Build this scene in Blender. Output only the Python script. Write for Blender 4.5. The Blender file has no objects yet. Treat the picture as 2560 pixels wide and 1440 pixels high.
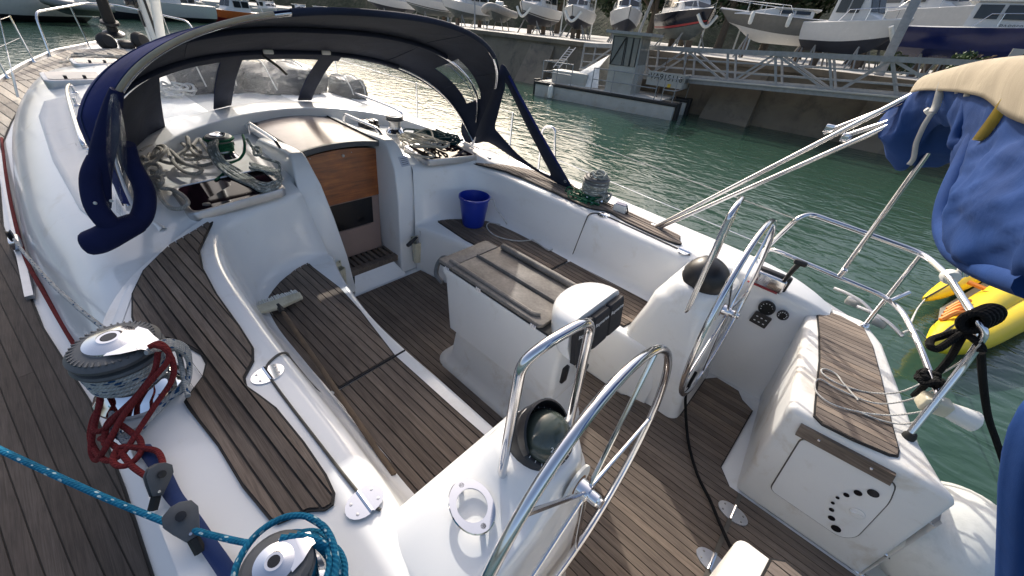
import bpy, bmesh, math, random
from mathutils import Vector, Matrix, noise
random.seed(7)
rad = math.radians
scene = bpy.context.scene

# ------------------------------------------------------------------ frames
# boat frame: x aft, y starboard, z up, z = 0 at the cockpit sole.  The yacht floats a little
# down by the stern, so the boat frame is pitched against the level harbour frame.
TRIM = rad(2.0)
BM = Matrix(((math.cos(TRIM), 0, math.sin(TRIM), 0), (0, 1, 0, 0), (-math.sin(TRIM), 0, math.cos(TRIM), 0), (0, 0, 0, 1)))
CR = ((0.73033336, 0.67479466, 0.10613836), (0.45796466, -0.36840331, -0.80904102), (-0.50683483, 0.63947726, -0.57808934))
FPX = 971.065
CAMB = Vector((3.10, -1.514, 2.22))
CAMW = BM @ CAMB

# ------------------------------------------------------------------ camera
cam = bpy.data.cameras.new('camera')
cam.sensor_fit = 'HORIZONTAL'; cam.sensor_width = 36.0
cam.lens = 36.0 * FPX / 2560.0
cam.clip_start = 0.05; cam.clip_end = 3000
camo = bpy.data.objects.new('camera', cam)
scene.collection.objects.link(camo)
mb = Matrix(((CR[0][0], -CR[1][0], -CR[2][0], CAMB[0]), (CR[0][1], -CR[1][1], -CR[2][1], CAMB[1]), (CR[0][2], -CR[1][2], -CR[2][2], CAMB[2]), (0, 0, 0, 1)))
camo.matrix_world = BM @ mb
scene.camera = camo

# ------------------------------------------------------------------ world, sun, exposure
SUN_AZ, SUN_EL = 37.0, 32.0        # degrees off the bow to starboard, degrees above the horizon
a, e = rad(SUN_AZ), rad(SUN_EL)
sun_dir = (BM.to_3x3() @ Vector((-math.cos(a) * math.cos(e), math.sin(a) * math.cos(e), math.sin(e)))).normalized()
world = bpy.data.worlds.new('World'); scene.world = world; world.use_nodes = True
wn = world.node_tree.nodes; wl = world.node_tree.links
bg = wn['Background']; sky = wn.new('ShaderNodeTexSky'); sky.sky_type = 'NISHITA'
sky.sun_disc = False
sky.sun_elevation = math.asin(sun_dir.z)
sky.sun_rotation = math.atan2(sun_dir.x, sun_dir.y)
sky.air_density = 0.9; sky.dust_density = 5.0; sky.ozone_density = 0.2
wl.new(sky.outputs[0], bg.inputs[0]); bg.inputs[1].default_value = 0.15
sl = bpy.data.lights.new('sun', 'SUN'); sl.energy = 2.4; sl.angle = rad(0.55); sl.color = (1.0, 0.95, 0.87)
so = bpy.data.objects.new('sun', sl); scene.collection.objects.link(so)
so.rotation_euler = (-sun_dir).to_track_quat('-Z', 'Y').to_euler()
scene.view_settings.view_transform = 'Standard'; scene.view_settings.look = 'None'
scene.view_settings.exposure = 0.62; scene.view_settings.gamma = 1.0
scene.view_settings.use_curve_mapping = False

# ------------------------------------------------------------------ unprojection helpers
def ray_b(px, py):
    c = ((px - 1280) / FPX, (py - 720) / FPX, 1.0)
    return Vector([CR[0][i] * c[0] + CR[1][i] * c[1] + CR[2][i] * c[2] for i in range(3)])
def at(px, py, x=None, y=None, z=None):
    v = ray_b(px, py)
    t = (x - CAMB.x) / v.x if x is not None else (y - CAMB.y) / v.y if y is not None else (z - CAMB.z) / v.z
    return CAMB + v * t
def atw(px, py, x=None, y=None, z=None):
    v = BM.to_3x3() @ ray_b(px, py)
    t = (x - CAMW.x) / v.x if x is not None else (y - CAMW.y) / v.y if y is not None else (z - CAMW.z) / v.z
    return CAMW + v * t

# ------------------------------------------------------------------ materials
MATS = {}
def nodes(name):
    m = bpy.data.materials.new(name); m.use_nodes = True
    nt = m.node_tree
    return m, nt.nodes, nt.links, nt.nodes['Principled BSDF']
def mapped(N, L, scale, coord='Object', rot=None):
    tc = N.new('ShaderNodeTexCoord'); mp = N.new('ShaderNodeMapping')
    L.new(tc.outputs[coord], mp.inputs[0]); mp.inputs['Scale'].default_value = scale
    if rot: mp.inputs['Rotation'].default_value = rot
    return mp.outputs[0]
def noise_tex(N, L, vec, scale, detail=4, rough=.55, dist=0):
    n = N.new('ShaderNodeTexNoise'); n.inputs['Scale'].default_value = scale; n.inputs['Detail'].default_value = detail
    n.inputs['Roughness'].default_value = rough; n.inputs['Distortion'].default_value = dist
    if vec: L.new(vec, n.inputs['Vector'])
    return n.outputs['Fac']
def ramp(N, L, fac, stops):
    r = N.new('ShaderNodeValToRGB'); L.new(fac, r.inputs[0]); els = r.color_ramp.elements
    while len(els) < len(stops): els.new(0.5)
    for el, (p, c) in zip(els, stops): el.position = p; el.color = tuple(c) + ((1,) if len(c) == 3 else ())
    return r.outputs[0]
def mix(N, L, fac, c1, c2, mode='MIX'):
    m = N.new('ShaderNodeMix'); m.data_type = 'RGBA'; m.blend_type = mode
    for sock, v in ((m.inputs['Factor'], fac), (m.inputs['A'], c1), (m.inputs['B'], c2)):
        if isinstance(v, (int, float)): sock.default_value = v
        elif isinstance(v, tuple): sock.default_value = v + ((1,) if len(v) == 3 else ())
        else: L.new(v, sock)
    return m.outputs['Result']
def bump(N, L, h, strength, dist, p):
    b = N.new('ShaderNodeBump'); b.inputs['Strength'].default_value = strength; b.inputs['Distance'].default_value = dist
    L.new(h, b.inputs['Height']); L.new(b.outputs[0], p.inputs['Normal']); return b
def plain(name, col, rough=.5, metal=0, var=.12, scale=6, bmp=0, bscale=60, coat=0, spec=None, dirt=None):
    m, N, L, p = nodes(name)
    v = mapped(N, L, (1, 1, 1))
    f = noise_tex(N, L, v, scale, 5, .6)
    lo = tuple(c * (1 - var) for c in col); hi = tuple(min(1, c * (1 + var * .6)) for c in col)
    col_o = ramp(N, L, f, [(.3, lo), (.7, hi)])
    if dirt:
        d = noise_tex(N, L, v, dirt[1], 6, .7, .4)
        dm = ramp(N, L, d, [(dirt[2], (0, 0, 0)), (dirt[2] + .14, (1, 1, 1))])
        dd = N.new('ShaderNodeMath'); dd.operation = 'MULTIPLY'; L.new(dm, dd.inputs[0]); dd.inputs[1].default_value = dirt[3]
        col_o = mix(N, L, dd.outputs[0], col_o, dirt[0])
    L.new(col_o, p.inputs['Base Color'])
    rr = N.new('ShaderNodeMapRange'); L.new(f, rr.inputs[0]); rr.inputs[3].default_value = rough * .8; rr.inputs[4].default_value = min(1, rough * 1.25)
    L.new(rr.outputs[0], p.inputs['Roughness']); p.inputs['Metallic'].default_value = metal
    if coat: p.inputs['Coat Weight'].default_value = coat; p.inputs['Coat Roughness'].default_value = .08
    if spec is not None: p.inputs['Specular IOR Level'].default_value = spec
    if bmp: bump(N, L, noise_tex(N, L, v, bscale, 3), bmp, .004, p)
    MATS[name] = m; return m
plain('gelcoat', (.80, .80, .785), .17, var=.03, scale=2.5, dirt=((.58, .53, .44), 3.5, .57, .40), coat=.25)
plain('gelcoat_worn', (.77, .76, .73), .38, var=.05, scale=3, dirt=((.50, .42, .30), 4, .54, .5))
plain('nonskid', (.79, .785, .765), .55, var=.04, scale=3, bmp=.5, bscale=420, dirt=((.55, .52, .45), 5, .58, .35))
plain('hull_white', (.78, .78, .76), .2, var=.03)
plain('steel', (.72, .72, .74), .13, metal=1, var=.05, scale=14)
plain('chrome', (.82, .82, .84), .05, metal=1, var=.03, scale=14)
plain('alloy', (.55, .55, .56), .4, metal=.9, var=.12, scale=9, bmp=.15)
plain('galvanised', (.30, .31, .32), .55, metal=.4, var=.2, scale=7, bmp=.2)
plain('black_plastic', (.014, .014, .016), .38, var=.3, scale=20)
plain('black_rubber', (.018, .018, .018), .7, var=.3, scale=10)
plain('grey_plastic', (.085, .09, .095), .45, var=.2, scale=20)
plain('white_plastic', (.74, .74, .70), .35, var=.06, scale=8)
plain('cream_plastic', (.62, .58, .44), .4, var=.12, scale=9, dirt=((.30, .25, .15), 8, .55, .6))
plain('rust', (.30, .13, .04), .8, var=.4, scale=30)
plain('bucket_blue', (.008, .03, .30), .32, var=.06)
plain('lettering_white', (.8, .8, .8), .5, var=.02)
plain('lettering_black', (.02, .02, .02), .5, var=.02)
plain('groove', (.10, .09, .075), .85, var=.3, scale=20)
plain('cover_fabric', (.010, .011, .016), .62, var=.2, scale=20)
plain('caulk', (.012, .011, .011), .65, var=.3, scale=30)
plain('red_paint', (.35, .03, .03), .4)
plain('yellow_pvc', (.80, .58, .012), .38, var=.06, scale=5, bmp=.25, bscale=14)
plain('orange_strap', (.80, .25, .04), .6, var=.12, bmp=.4, bscale=80)
plain('pink_panel', (.33, .235, .20), .4, var=.08, scale=4)
plain('deep_black', (.006, .006, .008), .12, var=.1)
plain('concrete', (.175, .148, .112), .85, var=.25, scale=.8, bmp=.6, bscale=8, dirt=((.07, .065, .055), 1.2, .50, .6))
plain('apron', (.50, .48, .44), .85, var=.14, scale=.5, bmp=.4, bscale=6)
plain('antifoul', (.03, .035, .05), .7, var=.3, scale=4)
plain('antifoul_grey', (.10, .12, .12), .7, var=.3, scale=4)
plain('navy_paint', (.008, .016, .085), .16, var=.1)
plain('black_paint', (.01, .012, .02), .14, var=.1)
plain('grey_paint', (.13, .13, .12), .18, var=.12)
plain('blue_cover', (.03, .07, .25), .8, var=.25, scale=3, bmp=.5, bscale=12)
plain('timber', (.14, .10, .07), .8, var=.3, scale=5, bmp=.3)
plain('orange_paint', (.55, .13, .03), .5, var=.2)
plain('boat_white', (.58, .58, .565), .25, var=.05)
plain('old_handle', (.15, .105, .068), .8, var=.3, scale=12)
plain('barge_white', (.40, .40, .375), .55, var=.12, scale=3, dirt=((.32, .26, .18), 2.5, .55, .6))
plain('bark', (.10, .075, .05), .9, var=.3, scale=12)
plain('fender_white', (.72, .72, .67), .45, var=.06, scale=4, dirt=((.45, .45, .40), 5, .52, .45), bmp=.1, bscale=30)
plain('tank_grey', (.25, .25, .24), .6, var=.2)

def teak(name, base, dark, hi):
    m, N, L, p = nodes(name)
    oi = N.new('ShaderNodeObjectInfo')
    v = mapped(N, L, (1, 1, 1))
    add = N.new('ShaderNodeVectorMath'); add.operation = 'ADD'
    cx = N.new('ShaderNodeCombineXYZ'); mu = N.new('ShaderNodeMath'); mu.operation = 'MULTIPLY'; mu.inputs[1].default_value = 37
    L.new(oi.outputs['Random'], mu.inputs[0]); L.new(mu.outputs[0], cx.inputs[0]); L.new(v, add.inputs[0]); L.new(cx.outputs[0], add.inputs[1])
    sc = N.new('ShaderNodeMapping'); sc.inputs['Scale'].default_value = (1.6, 70, 40); L.new(add.outputs[0], sc.inputs[0])
    g = noise_tex(N, L, sc.outputs[0], 4.0, 6, .65, .6)
    sc2 = N.new('ShaderNodeMapping'); sc2.inputs['Scale'].default_value = (1.2, 9, 9); L.new(add.outputs[0], sc2.inputs[0])
    g2 = noise_tex(N, L, sc2.outputs[0], 3.0, 4, .6, 1.2)
    c1 = ramp(N, L, g, [(.25, dark), (.52, base), (.78, hi)])
    c2 = ramp(N, L, g2, [(.3, tuple(c * .72 for c in base)), (.7, tuple(min(1, c * 1.25) for c in hi))])
    c = mix(N, L, .34, c1, c2)
    rr = ramp(N, L, oi.outputs['Random'], [(0, (.55, .53, .52)), (.3, (.85, .84, .84)), (.6, (1, 1, 1)), (.85, (1.2, 1.18, 1.15)), (1, (1.45, 1.38, 1.28))])
    c = mix(N, L, .75, c, rr, 'MULTIPLY')
    st = noise_tex(N, L, v, 2.2, 4, .6)
    sm = ramp(N, L, st, [(.42, (.72, .72, .74)), (.62, (1, 1, 1))])
    c = mix(N, L, .7, c, sm, 'MULTIPLY')
    L.new(c, p.inputs['Base Color']); p.inputs['Roughness'].default_value = .72
    p.inputs['Specular IOR Level'].default_value = .3
    bump(N, L, g, .5, .0015, p)
    MATS[name] = m
teak('teak', (.150, .116, .092), (.058, .044, .035), (.265, .212, .168))
teak('teak_dark', (.092, .074, .062), (.036, .029, .025), (.165, .135, .112))
teak('teak_grey', (.215, .175, .145), (.09, .075, .063), (.34, .285, .235))
teak('teak_sunlit', (.48, .43, .36), (.30, .26, .22), (.60, .55, .47))  # forward deck teak, sun glare painted into the colour

def varnish():
    m, N, L, p = nodes('varnished_wood')
    v = mapped(N, L, (30, 2.0, 26)); g = noise_tex(N, L, v, 1.6, 5, .6, .8)
    v2 = mapped(N, L, (3, 3, 3)); g2 = noise_tex(N, L, v2, 2.5, 4)
    c = ramp(N, L, g, [(.3, (.16, .040, .009)), (.5, (.30, .085, .018)), (.72, (.44, .15, .035))])
    c2 = ramp(N, L, g2, [(.35, (.6, .55, .5)), (.65, (1.15, 1.1, 1.0))])
    L.new(mix(N, L, .7, c, c2, 'MULTIPLY'), p.inputs['Base Color']); p.inputs['Roughness'].default_value = .33
    p.inputs['Coat Weight'].default_value = .35; p.inputs['Coat Roughness'].default_value = .25
    MATS['varnished_wood'] = m
varnish()
def board():
    m, N, L, p = nodes('grey_board')
    v = mapped(N, L, (1, 1, 1)); a1 = noise_tex(N, L, v, 9, 6, .65, .3); a2 = noise_tex(N, L, v, 60, 4)
    c = ramp(N, L, a1, [(.3, (.13, .115, .10)), (.55, (.20, .18, .16)), (.8, (.27, .245, .215))])
    c = mix(N, L, .5, c, ramp(N, L, a2, [(.35, (.6, .6, .6)), (.65, (1.1, 1.1, 1.1))]), 'MULTIPLY')
    L.new(c, p.inputs['Base Color']); p.inputs['Roughness'].default_value = .66; bump(N, L, a2, .3, .002, p)
    MATS['grey_board'] = m
board()
def canvas(name, col, wr=.35, sheen=.3):
    m, N, L, p = nodes(name)
    v = mapped(N, L, (1, 1, 1)); a1 = noise_tex(N, L, v, 4, 5, .55, .6); a2 = noise_tex(N, L, v, 900, 2)
    c = ramp(N, L, a1, [(.3, tuple(x * .78 for x in col)), (.72, tuple(min(1, x * 1.15) for x in col))])
    L.new(c, p.inputs['Base Color']); p.inputs['Roughness'].default_value = .85; p.inputs['Specular IOR Level'].default_value = .2
    p.inputs['Sheen Weight'].default_value = sheen; p.inputs['Sheen Roughness'].default_value = .5
    b1 = N.new('ShaderNodeBump'); b1.inputs['Strength'].default_value = wr; b1.inputs['Distance'].default_value = .03
    b2 = N.new('ShaderNodeBump'); b2.inputs['Strength'].default_value = .25; b2.inputs['Distance'].default_value = .001
    L.new(a1, b1.inputs['Height']); L.new(a2, b2.inputs['Height']); L.new(b1.outputs[0], b2.inputs['Normal']); L.new(b2.outputs[0], p.inputs['Normal'])
    MATS[name] = m
canvas('navy_canvas', (.013, .021, .115), .3, .0)
canvas('blue_canvas', (.010, .044, .172), .22, .0)
canvas('flap_canvas_shaded', (.009, .013, .055), .3, .0)  # hood canvas darkened for the rolled flap, its shade painted into the colour
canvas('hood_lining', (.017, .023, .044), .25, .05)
canvas('beige_canvas', (.40, .345, .26), .4, .0)
canvas('white_webbing', (.62, .60, .54), .2)
canvas('yellow_webbing', (.75, .50, .06), .2)
canvas('white_tarp', (.72, .72, .70), .6)
canvas('navy_webbing', (.01, .03, .12), .2)
canvas('sail_bag', (.03, .05, .16), .4)

def vinyl():
    m, N, L, p = nodes('clear_vinyl')
    out = N['Material Output']
    v = mapped(N, L, (1, 1, 1.6)); h = noise_tex(N, L, v, 3.4, 5, .62, 1.4)
    h2 = noise_tex(N, L, v, 14, 5, .65, 2.0)
    gl = N.new('ShaderNodeBsdfGlossy'); gl.inputs['Roughness'].default_value = .09; gl.inputs['Color'].default_value = (.95, .97, 1, 1)
    tr = N.new('ShaderNodeBsdfTransparent'); tr.inputs['Color'].default_value = (.93, .95, .96, 1)
    df = N.new('ShaderNodeBsdfDiffuse'); df.inputs['Color'].default_value = (.8, .84, .9, 1)
    b = N.new('ShaderNodeBump'); b.inputs['Strength'].default_value = .5; b.inputs['Distance'].default_value = .04
    ad = N.new('ShaderNodeMath'); ad.operation = 'MULTIPLY_ADD'; L.new(h2, ad.inputs[0]); ad.inputs[1].default_value = .35; L.new(h, ad.inputs[2])
    L.new(ad.outputs[0], b.inputs['Height']); L.new(b.outputs[0], gl.inputs['Normal'])
    lw = N.new('ShaderNodeLayerWeight'); lw.inputs['Blend'].default_value = .5; L.new(b.outputs[0], lw.inputs['Normal'])
    pw_ = N.new('ShaderNodeMath'); pw_.operation = 'POWER'; L.new(lw.outputs['Facing'], pw_.inputs[0]); pw_.inputs[1].default_value = 4.0
    fr = N.new('ShaderNodeMath'); fr.operation = 'MULTIPLY_ADD'; L.new(pw_.outputs[0], fr.inputs[0]); fr.inputs[1].default_value = .40; fr.inputs[2].default_value = .02
    hz = ramp(N, L, h2, [(.44, (.006, .006, .006)), (.66, (.03, .03, .03)), (.80, (.10, .10, .10))])
    m1 = N.new('ShaderNodeMixShader'); L.new(hz, m1.inputs[0]); L.new(tr.outputs[0], m1.inputs[1]); L.new(df.outputs[0], m1.inputs[2])
    m2 = N.new('ShaderNodeMixShader'); L.new(fr.outputs[0], m2.inputs[0]); L.new(m1.outputs[0], m2.inputs[1]); L.new(gl.outputs[0], m2.inputs[2])
    L.new(m2.outputs[0], out.inputs['Surface']); MATS['clear_vinyl'] = m
vinyl()
def dark_glass(name, col, rough=.05):
    m, N, L, p = nodes(name)
    v = mapped(N, L, (1, 1, 1)); f = noise_tex(N, L, v, 5, 4)
    L.new(ramp(N, L, f, [(.3, tuple(c * .8 for c in col)), (.7, col)]), p.inputs['Base Color'])
    p.inputs['Roughness'].default_value = rough; p.inputs['Specular IOR Level'].default_value = .6
    MATS[name] = m
dark_glass('smoked_acrylic', (.014, .006, .010))
MATS['smoked_acrylic'].node_tree.nodes['Principled BSDF'].inputs['Specular IOR Level'].default_value = .22
dark_glass('slide_acrylic', (.30, .25, .23), .22)
dark_glass('boat_glass', (.02, .025, .03))
dark_glass('barge_glass', (.20, .21, .20), .15)
dark_glass('compass_dome', (.055, .070, .060), .16)
dark_glass('gauge_face', (.05, .05, .045), .2)
dark_glass('solar_cell', (.05, .06, .16), .15)

def rope_mat(name, col, fleck=None, period=.05, amount=.5, twist=True):
    m, N, L, p = nodes(name)
    tc = N.new('ShaderNodeTexCoord'); sp = N.new('ShaderNodeSeparateXYZ'); L.new(tc.outputs['UV'], sp.inputs[0])
    v = mapped(N, L, (1, 1, 1)); f = noise_tex(N, L, v, 30, 4)
    c = ramp(N, L, f, [(.3, tuple(x * .7 for x in col)), (.7, tuple(min(1, x * 1.12) for x in col))])
    wv = N.new('ShaderNodeTexWave'); wv.wave_type = 'BANDS'; wv.bands_direction = 'DIAGONAL'
    mp = N.new('ShaderNodeMapping'); L.new(tc.outputs['UV'], mp.inputs[0]); mp.inputs['Scale'].default_value = (2.2, 55, 1)
    L.new(mp.outputs[0], wv.inputs['Vector']); wv.inputs['Scale'].default_value = 1.0; wv.inputs['Distortion'].default_value = .4
    if fleck:
        vo = N.new('ShaderNodeTexVoronoi'); mp2 = N.new('ShaderNodeMapping'); L.new(tc.outputs['UV'], mp2.inputs[0])
        mp2.inputs['Scale'].default_value = (4, 1 / period, 1); L.new(mp2.outputs[0], vo.inputs['Vector']); vo.inputs['Scale'].default_value = 1.0
        fm = ramp(N, L, vo.outputs['Distance'], [(amount * .42, (1, 1, 1)), (amount * .5, (0, 0, 0))])
        c = mix(N, L, fm, c, fleck)
    dk = ramp(N, L, wv.outputs['Fac'], [(0, (.62, .62, .62)), (.5, (1, 1, 1))])
    c = mix(N, L, .55, c, dk, 'MULTIPLY')
    L.new(c, p.inputs['Base Color']); p.inputs['Roughness'].default_value = .85; p.inputs['Specular IOR Level'].default_value = .2
    bump(N, L, wv.outputs['Fac'], .5, .003, p)
    MATS[name] = m
rope_mat('rope_red', (.19, .024, .024))
rope_mat('rope_white_blue', (.42, .43, .42), (.02, .07, .16), .035, .62)
rope_mat('rope_teal', (.012, .17, .30), (.45, .60, .62), .03, .5)
rope_mat('rope_grey', (.40, .385, .35))
rope_mat('rope_greygreen', (.27, .29, .27), (.60, .62, .58), .045, .7)
rope_mat('rope_green', (.012, .10, .055))
rope_mat('rope_darkteal', (.008, .045, .055))
rope_mat('rope_cream', (.55, .52, .45))
rope_mat('rope_white', (.62, .61, .58))
rope_mat('rope_black', (.008, .008, .009))
rope_mat('rope_red_grey', (.30, .12, .12))

def water_mat():
    m, N, L, p = nodes('water')
    v = mapped(N, L, (1, 1, 1)); v2 = mapped(N, L, (1.0, 1.7, 1), rot=(0, 0, .5))
    f = noise_tex(N, L, v, .16, 4)
    c = ramp(N, L, f, [(.3, (.022, .055, .038)), (.7, (.035, .075, .054))])
    L.new(c, p.inputs['Base Color']); p.inputs['Roughness'].default_value = .045; p.inputs['IOR'].default_value = 1.33
    w1 = noise_tex(N, L, v2, 1.3, 2, .45, 1.2); w2 = noise_tex(N, L, v2, 4.5, 2, .5, 1.0); w3 = noise_tex(N, L, v, .25, 2)
    ma = N.new('ShaderNodeMath'); ma.operation = 'MULTIPLY_ADD'; L.new(w2, ma.inputs[0]); ma.inputs[1].default_value = .20; L.new(w1, ma.inputs[2])
    mc = N.new('ShaderNodeMath'); mc.operation = 'MULTIPLY_ADD'; L.new(w3, mc.inputs[0]); mc.inputs[1].default_value = .6; L.new(ma.outputs[0], mc.inputs[2])
    b = bump(N, L, mc.outputs[0], 1.0, .038, p)
    MATS['water'] = m
water_mat()
def leaf_mat(name, c0, c1):
    m, N, L, p = nodes(name); oi = N.new('ShaderNodeNewGeometry')
    L.new(ramp(N, L, oi.outputs['Random Per Island'], [(0, c0), (1, c1)]), p.inputs['Base Color']); p.inputs['Roughness'].default_value = .55
    p.inputs['Transmission Weight'].default_value = 0; MATS[name] = m
def hill_mat():
    m, N, L, p = nodes('hillside'); v = mapped(N, L, (1, 1, 1)); f = noise_tex(N, L, v, .35, 8, .7); g = noise_tex(N, L, v, 1.6, 4, .6)
    c = ramp(N, L, f, [(.32, (.016, .026, .012)), (.5, (.045, .055, .028)), (.68, (.11, .10, .07))])
    L.new(mix(N, L, .6, c, ramp(N, L, g, [(.35, (.45, .45, .45)), (.65, (1.2, 1.2, 1.2))]), 'MULTIPLY'), p.inputs['Base Color']); p.inputs['Roughness'].default_value = .95
    bump(N, L, f, 1.0, 1.2, p); MATS['hillside'] = m
hill_mat()
leaf_mat('leaf', (.018, .042, .010), (.075, .135, .030))
leaf_mat('leaf_dark', (.010, .024, .008), (.035, .065, .018))

# ------------------------------------------------------------------ mesh helpers
class MB:
    def __init__(s): s.v = []; s.f = []; s.uv = []
    def verts(s, pts):
        i = len(s.v); s.v += [tuple(p) for p in pts]; return i
    def face(s, idx, uv=None): s.f.append(tuple(idx)); s.uv.append(uv)
    def grid(s, rows, closeu=False, closev=False):
        n = len(rows); m = len(rows[0]); b = s.verts([p for r in rows for p in r])
        for i in range(n if closev else n - 1):
            for j in range(m if closeu else m - 1):
                i2 = (i + 1) % n; j2 = (j + 1) % m
                s.face((b + i * m + j, b + i * m + j2, b + i2 * m + j2, b + i2 * m + j))
        return s
    def cap(s, loop, flip=False):
        b = s.verts(loop); ids = list(range(b, b + len(loop)))
        s.face(ids[::-1] if flip else ids); return s
    def box(s, c, sz, rot=None):
        c = Vector(c); h = [x / 2 for x in sz]; pts = []
        for k in range(8):
            q = Vector(((1 if k & 1 else -1) * h[0], (1 if k & 2 else -1) * h[1], (1 if k & 4 else -1) * h[2]))
            if rot: q = rot @ q
            pts.append(c + q)
        b = s.verts(pts)
        for f in ((0, 2, 3, 1), (4, 5, 7, 6), (0, 1, 5, 4), (2, 6, 7, 3), (0, 4, 6, 2), (1, 3, 7, 5)): s.face([b + i for i in f])
        return s
    def tube(s, pts, r, n=8, closed=False, caps=True):
        pts = [Vector(p) for p in pts]; N = len(pts)
        if N < 2: return s
        T = []
        for i in range(N):
            a = pts[(i - 1) % N] if (closed or i > 0) else pts[i]; b = pts[(i + 1) % N] if (closed or i < N - 1) else pts[i]
            t = b - a; T.append(t.normalized() if t.length > 1e-9 else Vector((0, 0, 1)))
        u = T[0].orthogonal().normalized(); rings = []; dist = [0]
        for i in range(N):
            if i: dist.append(dist[-1] + (pts[i] - pts[i - 1]).length)
            u = (u - T[i] * u.dot(T[i]))
            u = u.normalized() if u.length > 1e-6 else T[i].orthogonal().normalized()
            w = T[i].cross(u); rr = r[i] if isinstance(r, (list, tuple)) else r
            rings.append([pts[i] + (u * math.cos(2 * math.pi * k / n) + w * math.sin(2 * math.pi * k / n)) * rr for k in range(n)])
        b = s.verts([p for R in rings for p in R])
        for i in range(N if closed else N - 1):
            i2 = (i + 1) % N; d0 = dist[i]; d1 = dist[i + 1] if i + 1 < N else dist[i] + (pts[0] - pts[i]).length
            for k in range(n):
                k2 = (k + 1) % n
                s.face((b + i * n + k, b + i * n + k2, b + i2 * n + k2, b + i2 * n + k), ((k / n, d0), ((k + 1) / n, d0), ((k + 1) / n, d1), (k / n, d1)))
        if caps and not closed:
            s.face([b + k for k in range(n)][::-1]); s.face([b + (N - 1) * n + k for k in range(n)])
        return s
    def lathe(s, prof, c=(0, 0, 0), n=28, axis=None):
        c = Vector(c); q = Vector((0, 0, 1)).rotation_difference(Vector(axis)) if axis else None
        rows = []
        for r, z in prof:
            row = []
            for k in range(n):
                p = Vector((r * math.cos(2 * math.pi * k / n), r * math.sin(2 * math.pi * k / n), z))
                if q: p = q @ p
                row.append(c + p)
            rows.append(row)
        s.grid(rows, closeu=True)
        if prof[0][0] > 1e-4: s.cap(rows[0], True)
        if prof[-1][0] > 1e-4: s.cap(rows[-1])
        return s
    def prism(s, poly, z0, z1):
        zf0 = z0 if callable(z0) else (lambda x, y: z0); zf1 = z1 if callable(z1) else (lambda x, y: z1)
        a = s.verts([(x, y, zf0(x, y)) for x, y in poly]); b = s.verts([(x, y, zf1(x, y)) for x, y in poly]); n = len(poly)
        s.face([b + i for i in range(n)]); s.face([a + i for i in range(n)][::-1])
        for i in range(n): s.face((a + i, a + (i + 1) % n, b + (i + 1) % n, b + i))
        return s
    def build(s, name, mat, parent=None, smooth=True, bevel=0, seg=2, sharp=40, fix=True, bm=None):
        me = bpy.data.meshes.new(name); me.from_pydata(s.v, [], s.f)
        if any(u for u in s.uv):
            ul = me.uv_layers.new(name='UVMap'); li = 0; dat = ul.data
            for f, u in zip(s.f, s.uv):
                for k in range(len(f)):
                    if u: dat[li].uv = u[k]
                    li += 1
        if fix or bevel:
            b = bmesh.new(); b.from_mesh(me)
            if fix: bmesh.ops.remove_doubles(b, verts=b.verts, dist=1e-5)
            bmesh.ops.recalc_face_normals(b, faces=b.faces)
            if bevel:
                es = [e for e in b.edges if len(e.link_faces) == 2 and e.calc_face_angle(0) > rad(30)]
                bmesh.ops.bevel(b, geom=es, offset=bevel, segments=seg, profile=.5, affect='EDGES', clamp_overlap=True)
            b.to_mesh(me); b.free()
        o = bpy.data.objects.new(name, me); scene.collection.objects.link(o)
        if mat: me.materials.append(MATS[mat] if isinstance(mat, str) else mat)
        if smooth:
            me.shade_smooth(); me.set_sharp_from_angle(angle=rad(sharp))
        if parent: o.parent = parent
        return o
def empty(name, loc=(0, 0, 0), mat=None):
    o = bpy.data.objects.new(name, None); scene.collection.objects.link(o); o.empty_display_size = .2
    o.location = loc
    if mat is not None: o.matrix_world = mat
    return o
def tag(o, label, cat, group=None, kind=None):
    if label: o['label'] = label
    if cat: o['category'] = cat
    if group: o['group'] = group
    if kind: o['kind'] = kind
    return o
def onboat(o): o.matrix_world = BM.copy(); return o
def cr(pts, n=8, closed=False):
    pts = [Vector(p) for p in pts]; N = len(pts); out = []
    for i in range(N if closed else N - 1):
        if closed: p0, p1, p2, p3 = pts[(i - 1) % N], pts[i], pts[(i + 1) % N], pts[(i + 2) % N]
        else: p0, p1, p2, p3 = pts[max(i - 1, 0)], pts[i], pts[i + 1], pts[min(i + 2, N - 1)]
        for k in range(n):
            t = k / n
            out.append(.5 * ((2 * p1) + (p2 - p0) * t + (2 * p0 - 5 * p1 + 4 * p2 - p3) * t * t + (3 * p1 - p0 - 3 * p2 + p3) * t ** 3))
    if not closed: out.append(pts[-1])
    return out
def fillet(pts, r, seg=4):
    """polyline with rounded corners; r scalar or per point"""
    pts = [Vector(p) for p in pts]; out = [pts[0]]
    for i in range(1, len(pts) - 1):
        rr = r[i] if isinstance(r, (list, tuple)) else r
        a, b, c = pts[i - 1], pts[i], pts[i + 1]
        d1 = (a - b); d2 = (c - b); l1, l2 = d1.length, d2.length
        if rr <= 0 or l1 < 1e-6 or l2 < 1e-6:
            out += [b] * (seg + 1) if rr > 0 else [b]; continue
        t = min(rr, .48 * l1, .48 * l2); p = b + d1 / l1 * t; q = b + d2 / l2 * t
        for k in range(seg + 1):
            s = k / seg; out.append(p * (1 - s) ** 2 + b * 2 * s * (1 - s) + q * s * s)
    out.append(pts[-1]); return out
def lerp(a, b, t): return a + (b - a) * t
def interp(tab, x):
    if x <= tab[0][0]: return tab[0][1]
    for (x0, v0), (x1, v1) in zip(tab, tab[1:]):
        if x <= x1: return v0 + (v1 - v0) * (x - x0) / (x1 - x0)
    return tab[-1][1]
def mirror(pts): return [Vector((p[0], -p[1], p[2])) for p in pts]
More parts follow.
